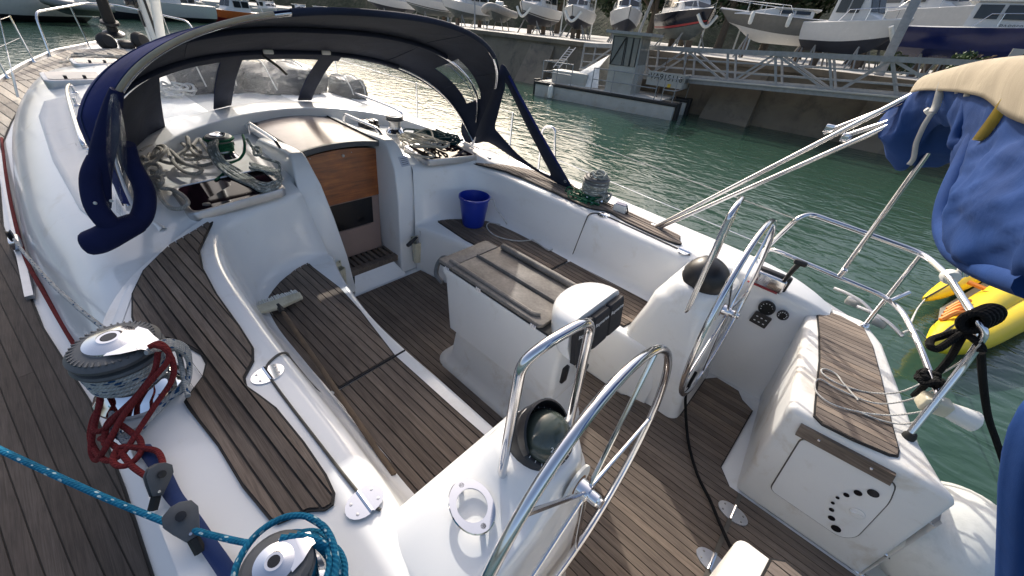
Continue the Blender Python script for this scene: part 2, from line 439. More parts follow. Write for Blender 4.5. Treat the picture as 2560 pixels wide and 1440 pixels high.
def rrect(x0, x1, y0, y1, r, n=5):
    out = []
    for cx, cy, a0 in ((x1 - r, y1 - r, 0), (x0 + r, y1 - r, 90), (x0 + r, y0 + r, 180), (x1 - r, y0 + r, 270)):
        for k in range(n + 1):
            t = rad(a0 + 90 * k / n); out.append((cx + r * math.cos(t), cy + r * math.sin(t)))
    return out
def clip_half(poly, n, d):
    out = []; N = len(poly)
    for i in range(N):
        p, q = poly[i], poly[(i + 1) % N]
        a = p[0] * n[0] + p[1] * n[1] - d; b = q[0] * n[0] + q[1] * n[1] - d
        if a <= 0: out.append(p)
        if (a < 0 < b) or (b < 0 < a):
            t = a / (a - b); out.append((p[0] + (q[0] - p[0]) * t, p[1] + (q[1] - p[1]) * t))
    return out
def area(p): return abs(sum(p[i][0] * p[(i + 1) % len(p)][1] - p[(i + 1) % len(p)][0] * p[i][1] for i in range(len(p)))) / 2
def inset(poly, d):
    """crude inset of a ccw or cw polygon"""
    N = len(poly); s = 1 if sum(poly[i][0] * poly[(i + 1) % N][1] - poly[(i + 1) % N][0] * poly[i][1] for i in range(N)) > 0 else -1
    out = []
    for i in range(N):
        p0, p1, p2 = Vector(poly[i - 1]), Vector(poly[i]), Vector(poly[(i + 1) % N])
        e1 = (p1 - p0); e2 = (p2 - p1)
        if e1.length < 1e-9 or e2.length < 1e-9: out.append(tuple(p1)); continue
        e1.normalize(); e2.normalize()
        n1 = Vector((-e1.y, e1.x)) * s; n2 = Vector((-e2.y, e2.x)) * s; b = n1 + n2
        if b.length < 1e-6: b = n1
        else: b = b / max(.5, b.length_squared / 2)
        out.append(tuple(p1 + b * d))
    return out
def planks(panel_name, poly, zf, parent, mat='teak', w=.047, gap=.005, ang=0., off=0., th=.009, base=True, label=None, butts=0):
    """a teak panel: black caulk sheet + one object per plank"""
    z = zf if callable(zf) else (lambda x, y: zf)
    cx = sum(p[0] for p in poly) / len(poly); cy = sum(p[1] for p in poly) / len(poly)
    b = MB(); b.prism(poly, lambda x, y: z(x, y) - .004, lambda x, y: z(x, y) + .004)
    root = b.build(panel_name, 'caulk', parent, smooth=False)
    if label: root['label'] = label
    ins = inset(poly, .008)
    n = (-math.sin(ang), math.cos(ang)); tdir = (math.cos(ang), math.sin(ang))
    ds = [p[0] * n[0] + p[1] * n[1] for p in poly]; ts = [p[0] * tdir[0] + p[1] * tdir[1] for p in poly]
    k = math.floor((min(ds) - off) / w)
    while off + k * w < max(ds):
        lo = off + k * w + gap / 2; hi = off + (k + 1) * w - gap / 2; k += 1
        q = clip_half(ins, n, hi)
        if len(q) > 2: q = clip_half(q, (-n[0], -n[1]), -lo)
        if len(q) < 3 or area(q) < 2e-4: continue
        cuts = [min(ts), max(ts)]
        if butts:
            for _ in range(butts): cuts.append(random.uniform(min(ts), max(ts)))
            cuts.sort()
        for t0, t1 in zip(cuts, cuts[1:]):
            s = q
            if butts:
                s = clip_half(s, tdir, t1 - .0015)
                if len(s) > 2: s = clip_half(s, (-tdir[0], -tdir[1]), -t0 - .0015)
            if len(s) < 3 or area(s) < 2e-4: continue
            dz = random.uniform(-.0006, .0006)
            m = MB(); m.prism(s, lambda x, y: z(x, y), lambda x, y: z(x, y) + th + dz)
            m.build('plank', mat, root, smooth=False)
    return root
def text(name, body, size, mat, parent, M, extrude=.001, align='CENTER'):
    c = bpy.data.curves.new(name, 'FONT'); c.body = body; c.size = size; c.extrude = extrude; c.align_x = align; c.align_y = 'CENTER'
    tmp = bpy.data.objects.new('tmp', c); scene.collection.objects.link(tmp)
    dg = bpy.context.evaluated_depsgraph_get(); me = bpy.data.meshes.new_from_object(tmp.evaluated_get(dg))
    bpy.data.objects.remove(tmp); o = bpy.data.objects.new(name, me); scene.collection.objects.link(o)
    me.materials.clear(); me.materials.append(MATS[mat])
    me.transform(M)
    if parent: o.parent = parent
    return o
def frame(o, xdir, ydir):
    x = Vector(xdir).normalized(); y = Vector(ydir).normalized(); zz = x.cross(y).normalized(); y = zz.cross(x)
    return Matrix(((x.x, y.x, zz.x, o[0]), (x.y, y.y, zz.y, o[1]), (x.z, y.z, zz.z, o[2]), (0, 0, 0, 1)))
# ================================================================== the yacht (boat frame)
yacht = empty('sailing_yacht', mat=BM.copy())
tag(yacht, 'white sailing yacht with teak cockpit, twin steel wheels and navy sprayhood', 'sailing yacht')
Y = yacht
GUN = [(-9.4, .03), (-9.15, .36), (-8.2, 1.05), (-7.2, 1.48), (-6.4, 1.74), (-5, 2.06), (-3, 2.33), (-1, 2.42), (1, 2.40), (2, 2.33), (3.0, 2.2), (3.45, 2.05)]
def zdeck(x): return interp([(-9.4, .80), (-7, .70), (-5, .63), (-2, .57), (5, .57)], x)
# ---- hull
rows = []
path = [(x, interp(GUN, x)) for x in (-9.4, -9.3, -9.15, -8.9, -8.6, -8.2, -7.7, -7, -6, -5, -4, -3, -2, -1, 0, 1, 2, 3, 3.45)] + [(3.72, 1.84), (3.9, 1.25), (4.03, .70), (4.07, .50), (4.085, .462), (4.09, .455), (4.12, .30), (4.12, 0)]
m = MB()
for sg in (-1, 1):
    rows = []
    for x, y in path:
        zd = zdeck(x) if x < 4.088 else -.03; k = 0 if x > -7.5 else (-7.5 - x) * .25
        rows.append(fillet([(x, sg * y, zd + .035), (x, sg * (y + .0), zd - .05), (x + k * .3, sg * y * .975, zd - .5), (x + k, sg * y * .92, -.7), (x + k * 1.5, sg * y * .80, -1.15)], .15, 3))
    m.grid(rows)
m.build('hull', 'hull_white', Y)
# ---- deck
m = MB()
for sg in (-1, 1):
    rows = []
    for i in range(47):
        x = -9.4 + i * 9.2 / 46; g = interp(GUN, x); zd = zdeck(x)
        rows.append([(x, sg * g * t, zd + .05 * (1 - t * t) * (1 if x < -5.9 else .3)) for t in (0, .25, .5, .7, .85, 1.0)])
    m.grid(rows)
    rows = []
    for i in range(26):
        x = -.26 + i * 3.71 / 25; g = interp(GUN, x); rows.append([(x, sg * lerp(1.66, g, t), .57) for t in (0, .5, 1)])
    m.grid(rows)
    ins = [(3.3, 1.60), (3.52, 1.66), (3.7, 1.44), (3.80, 1.0), (3.9, .46)]; outr = [(3.45, 2.05), (3.72, 1.84), (3.9, 1.25), (4.03, .70), (4.08, .46)]
    m.grid([cr([(a[0], sg * a[1], .57) for a in ins], 5), cr([(a[0], sg * a[1], .57) for a in outr], 5)])
m.build('side_deck', 'gelcoat', Y)
# toe rail
for sg in (-1, 1):
    m = MB(); pts = cr([(x, sg * (y - .02), zdeck(x) + .05) for x, y in path[:-4]], 3)
    rows = [[p + Vector((0, sg * dx, dz)) for dx, dz in ((-.02, -.05), (-.02, 0), (.012, .01), (.025, 0), (.025, -.06))] for p in pts]
    m.grid(rows).build('toe_rail', 'alloy', Y, sharp=30)
# ---- cockpit moulding
st = [  # B(sole) R L J T O
    [(.34, .40, .02), (.335, .405, .45), (.33, .41, .48), (.32, .42, .509), (.22, .49, 1.0), (.10, .50, 1.04)],
    [(.40, .40, .02), (.41, .41, .46), (.41, .42, .509), (.36, .50, .509), (.25, .56, .995), (.14, .56, 1.035)],
    [(.55, .44, .02), (.56, .455, .46), (.56, .465, .509), (.385, .66, .509), (.29, .75, .985), (.18, .77, 1.025)],
    [(.80, .49, .02), (.80, .51, .46), (.80, .52, .509), (.46, .86, .509), (.34, .93, .97), (.25, .98, 1.01)],
    [(1.05, .53, .02), (1.05, .55, .46), (1.05, .56, .509), (.63, 1.02, .509), (.46, 1.075, .955), (.48, 1.28, .985)],
    [(1.3, .555, .02), (1.3, .575, .46), (1.3, .585, .509), (.92, 1.085, .509), (.78, 1.165, .94), (.80, 1.58, .955)],
    [(1.6, .56, .02), (1.6, .58, .46), (1.6, .59, .509), (1.35, 1.097, .509), (1.25, 1.195, .925), (1.2, 1.735, .93)],
    [(1.95, .555, .02), (1.95, .573, .46), (1.95, .583, .509), (1.8, 1.10, .509), (1.75, 1.205, .915), (1.75, 1.74, .917)],
    [(2.3, .555, .02), (2.3, .57, .46), (2.3, .58, .509), (2.25, 1.105, .509), (2.2, 1.205, .908), (2.2, 1.735, .908)],
    [(2.55, .555, .02), (2.55, .57, .46), (2.55, .58, .509), (2.55, 1.11, .509), (2.55, 1.23, .902), (2.55, 1.73, .902)],
    [(2.76, .60, .02), (2.76, .62, .46), (2.76, .63, .509), (2.76, 1.2, .509), (2.76, 1.33, .8955), (2.76, 1.727, .8955)]]
aft = [[(2.70, 1.27, .02), (2.70, 1.28, .2), (2.70, 1.29, .4), (2.70, 1.30, .6), (2.70, 1.33, .8965), (2.70, 1.728, .8965)],
       [(2.85, 1.30, .02), (2.85, 1.31, .2), (2.85, 1.32, .4), (2.85, 1.33, .6), (2.85, 1.36, .893), (2.85, 1.72, .893)],
       [(3.1, 1.33, .02), (3.1, 1.34, .2), (3.1, 1.35, .4), (3.1, 1.37, .6), (3.1, 1.40, .875), (3.1, 1.70, .875)],
       [(3.3, 1.34, .02), (3.3, 1.36, .2), (3.3, 1.38, .4), (3.3, 1.41, .6), (3.28, 1.46, .84), (3.28, 1.67, .84)],
       [(3.46, 1.32, .02), (3.46, 1.35, .2), (3.44, 1.40, .4), (3.44, 1.45, .6), (3.42, 1.52, .785), (3.42, 1.66, .785)]]
RAD = [0, .01, .035, .10, .05, 0]
def expand(stations, n):
    rings = [cr([s[k] for s in stations], n) for k in range(len(stations[0]))]
    return [[r[i] for r in rings] for i in range(len(rings[0]))]
m = MB()
for sg in (-1, 1):
    for src in (st, aft):
        rows = [[Vector((p.x, sg * p.y, p.z)) for p in fillet(prof, RAD, 5)] for prof in expand(src, 6)]
        m.grid(rows)
    # coaming outside wall
    rows = []
    for x, y, z in [(s[5][0], s[5][1], s[5][2]) for s in st[5:]] + [s[5] for s in aft[1:]] + [(3.52, 1.60, .70)]:
        rows.append(fillet([(x, sg * (y - .05), z), (x, sg * y, z), (x, sg * (y + .045), .56)], .035, 4))
    m.grid(rows)
m.grid([[(.2, -1.42, .022), (.2, 1.42, .022)], [(3.6, -1.42, .022), (3.6, 1.42, .022)]])
m.grid([[(3.3, -.46, .024), (3.3, .46, .024)], [(4.12, -.46, .024), (4.12, .46, .024)]])
m.build('cockpit_moulding', 'gelcoat', Y, sharp=50)
# ---- coachroof
CS = [(-6.75, [(1.0, .70), (.95, .715), (.9, .73), (.6, .745), (.3, .755), (0, .76)]),
      (-6.05, [(1.30, .66), (1.22, .78), (1.1, .85), (.8, .90), (.4, .93), (0, .94)]),
      (-5.2, [(1.58, .63), (1.50, .80), (1.36, .92), (.95, 1.0), (.45, 1.045), (0, 1.06)]),
      (-3.9, [(1.80, .59), (1.71, .82), (1.54, .95), (1.08, 1.03), (.5, 1.08), (0, 1.095)]),
      (-2.5, [(1.92, .56), (1.82, .83), (1.64, .97), (1.15, 1.05), (.5, 1.10), (0, 1.115)]),
      (-.8, [(1.955, .56), (1.86, .83), (1.66, .975), (1.18, 1.05), (.5, 1.10), (0, 1.11)])]
m = MB()
for sg in (-1, 1):
    S = [[(x, sg * y, z) for y, z in pr] for x, pr in CS]
    S.append([(.35, sg * 1.90, .555), (.20, sg * 1.80, .825), (.08, sg * 1.63, .965), (-.05, sg * 1.18, 1.04), (-.15, sg * .5, 1.07), (-.2, sg * .38, 1.07)])
    S.append([(.95, sg * 1.82, .555), (.75, sg * 1.765, .82), (.42, sg * 1.59, .966), (.24, sg * 1.15, 1.022), (.12, sg * .5, 1.04), (-.05, sg * .40, 1.04)])
    S.append([(1.45, sg * 1.79, .555), (1.2, sg * 1.768, .80), (.84, sg * 1.60, .915), (.36, sg * 1.12, .955), (.17, sg * .5, .99), (-.02, sg * .42, 1.0)])
    rows = [fillet(p, [0, .10, .14, .2, .2, 0], 4) for p in expand(S, 6)]
    m.grid(rows)
m.build('coachroof', 'gelcoat', Y, sharp=60)
def zroof(x, y):
    y = abs(y); tab = [(a, interp(sorted((q, z) for q, z in pr), y)) for a, pr in CS] + [(.10, interp([(0, 1.07), (.5, 1.07), (1.18, 1.04), (1.63, .965), (1.8, .825)], y))]
    return interp(tab, x)
for sg in (-1, 1):
    for poly in ([(-3.3, 1.25), (-3.2, 1.50), (-2.6, 1.585), (-1.2, 1.62), (-.2, 1.60), (.12, 1.55), (.10, 1.42), (-.3, 1.46), (-.9, 1.40), (-1.7, 1.36), (-2.6, 1.30)], [(-3.6, .45), (-3.5, 1.12), (-2.6, 1.20), (-1.9, 1.24), (-1.75, .9), (-1.8, .45)]):
        q = [Vector((a, sg * b)) for a, b in poly]; dense = []
        for i in range(len(q)):
            for t in range(6): dense.append(tuple(q[i].lerp(q[(i + 1) % len(q)], t / 6)))
        mm = MB(); cx_ = sum(p[0] for p in dense) / len(dense); cy_ = sum(p[1] for p in dense) / len(dense); rings = []
        for k, dz in ((1.0, -.03), (1.0, .002), (.985, .007), (.75, .007), (.5, .007), (.25, .007), (.02, .007)): rings.append([(lerp(cx_, a, k), lerp(cy_, b, k), zroof(lerp(cx_, a, k), lerp(cy_, b, k)) + dz) for a, b in dense])
        mm.grid(rings, closeu=True); mm.build('nonskid_panel', 'nonskid', Y, sharp=60)
# ---- side deck teak, coaming teak, seats, sole, helm seats
def pline(px, z): return [tuple(at(x, y, z=z)[:2]) for x, y in px]
side = [(-2.9, -1.99), (-1.2, -2.03), (.3, -1.955), (1.05, -1.865), (1.6, -1.845), (2.6, -1.84), (3.3, -1.82), (3.3, -2.08), (2, -2.29), (1, -2.36), (-1, -2.38), (-2.9, -2.30)]
planks('side_deck_planking', side, .574, Y, 'teak_dark', w=.056, ang=.10, butts=1)
for sg in (-1, 1):
    for far in ([(-2.95, 1.97), (-4, 1.83), (-5.2, 1.62), (-6.05, 1.38), (-6.05, 1.80), (-5, 2.0), (-2.95, 2.28)], [(-6.07, 1.38), (-6.8, 1.04), (-6.85, .06), (-8.4, .06), (-8.4, .85), (-7.2, 1.42), (-6.07, 1.80)]):
        planks('foredeck_planking', [(x, sg * y) for x, y in far], lambda x, y: zdeck(x) + .05 * (1 - (y / max(.2, interp(GUN, x))) ** 2) * (1 if x < -5.9 else .3) + .004, Y, 'teak_sunlit', w=.10, gap=.012, ang=(-.17 * sg if far[0][0] > -6 else -.22 * sg))
def zcoam(x, y): return interp([(.4, .975), (.6, .966), (.8, .953), (1.25, .930), (1.75, .9175), (2.3, .909)], x) + .003
cp = pline([(540, 573), (520, 612), (506, 640), (512, 680), (545, 740), (600, 815), (634, 868), (634, 900), (612, 940), (616, 962), (650, 985), (690, 1015), (760, 1100), (815, 1180), (836, 1225), (832, 1255), (810, 1270), (770, 1272), (725, 1290), (690, 1304), (672, 1297), (600, 1210), (540, 1110), (465, 1015), (458, 1003), (470, 985), (505, 940), (513, 910), (500, 885), (470, 868), (420, 850), (345, 842), (332, 800), (335, 745), (365, 690), (430, 630), (500, 590), (530, 570)], .93)
for sg in (-1, 1):
    planks('coaming_planking', [(x, -sg * y) for x, y in cp] if sg > 0 else cp, zcoam, Y, 'teak_grey' if sg > 0 else 'teak', w=.0415, gap=.0062, ang=.06 * -sg)
sp = pline([(770, 656), (735, 676), (700, 706), (670, 742), (655, 775), (652, 800), (665, 832), (700, 880), (813, 992), (988, 889), (900, 775), (850, 720), (782, 668)], .512)
sp2 = pline([(816, 995), (860, 1045), (940, 1140), (1055, 1270), (1068, 1272), (1120, 1228), (1200, 1150), (1232, 1106), (1150, 1035), (991, 892)], .512)
for sg in (-1, 1):
    for q in (sp, sp2):
        planks('seat_planking', [(x, -sg * y) for x, y in q], .512, Y, 'teak', w=.0455, gap=.0058, ang=.02 * -sg)
half = [(.40, .405), (.62, .44), (1.0, .51), (1.4, .55), (2.6, .55), (2.66, .61), (2.92, .635), (2.985, .70), (2.985, 1.20), (3.05, 1.29), (3.22, 1.28), (3.27, 1.21), (3.36, 1.16), (3.34, .52), (3.42, .428), (4.08, .428)]
sole = half + [(x, -y) for x, y in half[::-1]]
planks('sole_planking', [p for p in sole if p[0] < 3.5 or True], .034, Y, 'teak', w=.047)
# seat locker lid grooves
for sg in (-1, 1):
    m = MB()
    gv = MB(); gv.tube([(1.628, sg * .60, .511), (1.640, sg * 1.055, .511)], .006, 6).build('lid_joint', 'caulk', Y)
    pts = [(1.638, sg * 1.06, .5115), (1.64, sg * 1.098, .532), (1.64, sg * 1.14, .66), (1.645, sg * 1.185, .84), (1.65, sg * 1.20, .905), (1.66, sg * 1.24, .9215), (1.70, sg * 1.295, .9195), (1.8, sg * 1.305, .9185), (2.1, sg * 1.30, .9145), (2.42, sg * 1.29, .910), (2.50, sg * 1.27, .909)]
    m.tube(cr(pts, 5), .0055, 6).build('lid_groove', 'groove', Y)
    for hx, hy in ((1.735, 1.303), (2.447, 1.292)):
        mm = MB(); z = .916 if hx < 2 else .9115
        for s2 in (-1, 1):
            poly = [(hx + .045 * math.cos(t) , sg * (hy + s2 * (.006 + .055 * max(0, math.sin(t))))) for t in [math.pi * k / 10 for k in range(11)]]
            mm.prism(poly, z, z + .005)
        h = mm.build('lid_hinge', 'chrome', Y)
        k2 = MB(); k2.tube([(hx - .042, sg * hy, z + .006), (hx + .042, sg * hy, z + .006)], .007, 8); k2.build('pin', 'chrome', h)
        for ax, ay in ((-.02, .035), (.02, .035), (-.02, -.035), (.02, -.035)):
            s3 = MB(); s3.lathe([(.005, 0), (.005, .002), (.0, .0025)], (hx + ax, sg * (hy + ay), z + .005), 8); s3.build('screw', 'alloy', h)
# ---- companionway
WBx = lambda z: lerp(0.0, -.10, (z - .275) / .856)
WBy = lambda z: lerp(.245, .335, (z - .275) / .856)
def board_panel(name, z0, z1, mat, arch=0, off=0., yk=1.0):
    m = MB(); n = 13; rows = []
    for z, top in ((z0, 0), (z1, 1)):
        r = []
        for k in range(n):
            t = -1 + 2 * k / (n - 1); zz = z + (arch * (1 - t * t) if top else 0)
            r.append(Vector((WBx(zz) + off, WBy(zz) * t * yk, zz)))
        rows.append(r)
    back = [[p - Vector((.02, 0, 0)) for p in r] for r in rows]
    m.grid(rows); m.grid(back); m.grid([rows[1], back[1]]); m.grid([rows[0], back[0]])
    for c in (0, -1): m.grid([[rows[0][c], rows[1][c]], [back[0][c], back[1][c]]])
    return m.build(name, mat, Y, sharp=30)
wb = board_panel('washboard', .70, 1.10, 'varnished_wood', .035)
lk = MB(); lk.lathe([(.012, 0), (.012, .01), (.006, .012)], (WBx(1.08) + .0, .02, 1.085), 12, (1, 0, 0)); lk.build('latch', 'alloy', wb)
for yy in (-.25, .1): s3 = MB(); s3.lathe([(.005, 0), (.004, .004)], (WBx(1.11), yy, 1.10), 8, (1, 0, 0)); s3.build('screw', 'alloy', wb)
board_panel('lower_panel', .185, .695, 'pink_panel', 0, -.006)
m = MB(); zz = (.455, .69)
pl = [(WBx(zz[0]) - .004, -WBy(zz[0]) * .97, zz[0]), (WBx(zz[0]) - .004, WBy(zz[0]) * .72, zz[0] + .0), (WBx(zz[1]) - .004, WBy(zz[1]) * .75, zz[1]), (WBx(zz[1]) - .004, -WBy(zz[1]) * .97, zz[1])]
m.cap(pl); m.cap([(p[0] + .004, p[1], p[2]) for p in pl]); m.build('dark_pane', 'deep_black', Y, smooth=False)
m = MB(); m.box((WBx(.44) + .006, -.02, .442), (.014, .36, .02)); m.build('pane_ledge', 'pink_panel', Y, bevel=.004)
for sg in (-1, 1):   # cheeks beside the companionway
    prof = [(-.62, 1.09), (-.55, 1.165), (-.05, 1.205), (.03, 1.20), (.075, 1.17), (.20, 1.0), (.265, .75), (.31, .40), (.335, .03), (-.12, .03), (-.2, .9)]
    yin = lambda z: max(.235, WBy(z) - .002)
    m = MB(); a = m.verts([(x, sg * yin(z), z) for x, z in prof]); b = m.verts([(x + (0 if z > .99 else .0), sg * (.50 - .06 * max(0, z - 1) / .2), z) for x, z in prof]); n = len(prof)
    m.face([a + i for i in range(n)]); m.face([b + i for i in range(n)][::-1])
    for i in range(n): m.face((a + i, a + (i + 1) % n, b + (i + 1) % n, b + i))
    m.build('companionway_cheek', 'gelcoat', Y, bevel=.016, seg=3)
m = MB(); M = frame((.165, .44, 1.045), (0, 1, 0), (-.62, 0, .8))
q = [M @ Vector(p) for p in ((-.045, -.045, .004), (.045, -.045, .004), (.045, .045, .004), (-.045, .045, .004))]
m.cap(q); m.cap([p - (M.to_3x3() @ Vector((0, 0, .004))) for p in q]); pl8 = m.build('builder_plate', 'alloy', Y, smooth=False)
for k in range(4):
    mm = MB(); mm.box(M @ Vector((0, .025 - k * .017, .0048)), (.0012, .06, .004)); mm.build('line_of_print', 'lettering_black', pl8, smooth=False)
# sliding hatch: acrylic with dark aft edge, side runners, garage
m = MB()
def zsl(x, y): return 1.165 + .035 * (1 - (y / .36) ** 2)
rows = [[(x, y, zsl(x, y)) for y in [(-.34 + .68 * k / 12) for k in range(13)]] for x in (-1.25, -.8, -.4, -.08)]
m.grid(rows); m.grid([[(p[0], p[1], p[2] - .02) for p in r] for r in rows])
m.build('sliding_hatch', 'slide_acrylic', Y, sharp=30)
m = MB(); rows = [[(x, y, zsl(x, y) + dz) for y in [(-.352 + .704 * k / 12) for k in range(13)]] for x, dz in ((-.08, .004), (-.045, .006), (-.045, -.035), (-.085, -.035))]
m.grid(rows, closev=True).build('hatch_lip', 'grey_plastic', Y, sharp=30)
for sg in (-1, 1):
    m = MB(); m.box((-.62, sg * .372, 1.150), (1.22, .055, .05)); m.build('hatch_runner', 'gelcoat', Y, bevel=.012, seg=3)
    m = MB(); m.box((-.62, sg * .343, 1.172), (1.15, .012, .022)); m.build('runner_channel', 'black_rubber', Y, bevel=.003)
    # short grab rail on the runner
    m = MB(); m.tube(fillet([(-.80, sg * .42, 1.13), (-.78, sg * .42, 1.235), (-.22, sg * .43, 1.235), (-.14, sg * .43, 1.19)], .05, 5), .0125, 10)
    m.build('hatch_grab_rail', 'steel', Y)
# garage / breakwater: curved coaming around forward end of hatch
bw = [(.36, 1.30, 1.0), (.05, 1.345, 1.012), (-.28, 1.335, 1.035), (-.56, 1.20, 1.085), (-.78, .98, 1.15), (-.92, .66, 1.21), (-.985, .3, 1.25), (-1.0, 0, 1.262)]
def arcpts():
    h = cr(bw, 5)
    return [Vector((p.x, -p.y, p.z)) for p in h] + [p for p in h[::-1][1:]]
top = arcpts(); rows = []; m = MB()
for i, p in enumerate(top):
    q = top[min(i + 1, len(top) - 1)] - top[max(i - 1, 0)]; d = Vector((-q.y, q.x, 0)).normalized()
    if d.x * -1 + d.y * (1 if p.y > 0 else -1) < 0: d = -d
    zs = interp([(0, 1.10), (.5, 1.095), (1.18, 1.045), (1.4, 1.005)], abs(p.y)) - (.03 if p.x > .1 else 0)
    wtop = interp([(1.01, .03), (1.05, .06), (1.15, .22), (1.25, .36)], p.z)
    rows.append(fillet([p + Vector((-d.x * .012, -d.y * .012, zs - .05 - p.z)), p + Vector((0, 0, 0)), p + d * .02 + Vector((0, 0, .006)), p + d * wtop + Vector((0, 0, -.004)), p + d * (wtop + .10) + Vector((0, 0, zs - .06 - p.z))], [0, .014, .014, .04, 0], 4))
m.grid(rows).build('breakwater', 'gelcoat', Y, sharp=50)
m = MB(); m.box((-.96, 0, 1.13), (.10, .72, .09)); m.build('garage_seal', 'black_rubber', Y)
for sg in (-1, 1):   # rope clutches
    m = MB(); m.box((-.76, sg * .66, 1.11), (.16, .15, .035)); c = m.build('rope_clutch', 'black_plastic', Y, bevel=.006)
    for k in range(3):
        mm = MB(); mm.box((-.74, sg * (.61 + k * .05), 1.145), (.13, .034, .045)); mm.build('clutch_lever', 'black_plastic', c, bevel=.010)
        m4 = MB(); m4.box((-.71, sg * (.61 + k * .05), 1.17), (.07, .012, .004)); m4.build('clutch_mark', 'alloy', c, smooth=False)
# cabin-top hatches beside the companionway
for sg in (-1, 1):
    c4 = [at(385, 432, z=1.06), at(655, 432, z=1.075), at(702, 488, z=1.045), at(455, 552, z=1.035)]
    c4 = [Vector((p.x, p.y, p.z)) for p in c4]
    if sg > 0: c4 = [Vector((p.x, -p.y, p.z)) for p in c4]
    c4 = [Vector((-.07, sg * 1.16, 1.046)), Vector((-.07, sg * .60, 1.080)), Vector((.29, sg * .60, 1.045)), Vector((.34, sg * 1.17, 1.018))]
    ctr = sum(c4, Vector()) / 4
    def ring(k, dz): return fillet([ctr + (p - ctr) * k + Vector((0, 0, dz)) for p in (c4[3:] + c4 + c4[:1])], .07, 5)[1:-1]
    def loop(k, dz):
        L4 = [ctr + (p - ctr) * k for p in c4]; out = []
        for i in range(4):
            a, b, c = L4[i - 1], L4[i], L4[(i + 1) % 4]; p = b + (a - b).normalized() * .06; q = b + (c - b).normalized() * .06
            for s in range(6):
                t = s / 5; out.append(p * (1 - t) ** 2 + b * 2 * t * (1 - t) + q * t * t + Vector((0, 0, dz)))
        return out
    m = MB(); m.grid([loop(1.03, -.03), loop(1.03, .012), loop(1.0, .022), loop(.93, .022), loop(.91, .014)], closeu=True)
    fr = m.build('deck_hatch', 'alloy', Y, sharp=35)
    g = MB(); g.cap(loop(.915, .016)); g.build('pane', 'smoked_acrylic', fr, smooth=False)
    kb = MB(); kb.lathe([(.022, 0), (.022, .006), (.012, .009), (0, .009)], ctr + (c4[3] - ctr) * .62 + Vector((0, 0, .015)), 16); kb.build('knob', 'grey_plastic', fr)
# companionway step
m = MB(); m.prism([(.02, -.25), (.02, .25), (.23, .30), (.25, .285), (.25, -.285), (.23, -.30)], .165, .172); stp = m.build('companionway_step', 'teak', Y, smooth=False)
m = MB(); m.prism([(.195, -.30), (.195, .30), (.25, .315), (.262, .30), (.262, -.30), (.25, -.315)], .14, .20); m.build('nosing', 'teak', stp, bevel=.008)
for k in range(10):
    y = -.245 + k * .0545; m = MB(); m.box((.105, y, .186), (.175, .034, .022)); m.build('slat', 'teak', stp, bevel=.004)
m = MB(); m.grid([[(.10, -.22, .16), (.10, .22, .16)], [(.26, -.20, .15), (.26, .20, .15)], [(.36, -.27, .02), (.36, .27, .02)]]); m.build('step_plinth', 'gelcoat', Y)
# winch handle pockets
def pocket(c, nrm):
    M = frame(c, Vector((0, 0, 1)).cross(Vector(nrm)), (0, 0, 1))
    m = MB(); rows = []
    for z, w, d0, d1 in ((-.20, .032, .0, .055), (.02, .038, 0, .07), (.02, .033, .005, .064), (-.19, .027, .005, .05)):
        rows.append([M @ Vector(p) for p in ((-w, z, d0), (-w, z, d1 * .8), (-w * .7, z, d1), (w * .7, z, d1), (w, z, d1 * .8), (w, z, d0))])
    m.grid(rows, closeu=True); m.cap(rows[0])
    m.cap([M @ Vector(p) for p in ((-.05, .0, .003), (.05, .0, .003), (.045, .07, .003), (-.045, .07, .003))])
    p = m.build('handle_pocket', 'cream_plastic', Y, bevel=0, sharp=35)
    for sx in (-1, 1):
        s3 = MB(); s3.lathe([(.006, 0), (.004, .004)], M @ Vector((sx * .035, .055, .003)), 8, tuple(M.col[2][:3])); s3.build('screw', 'black_plastic', p)
pocket((.335, -.375, .33), (1, .25, 0)); pocket((.345, .40, .33), (1, -.35, 0))
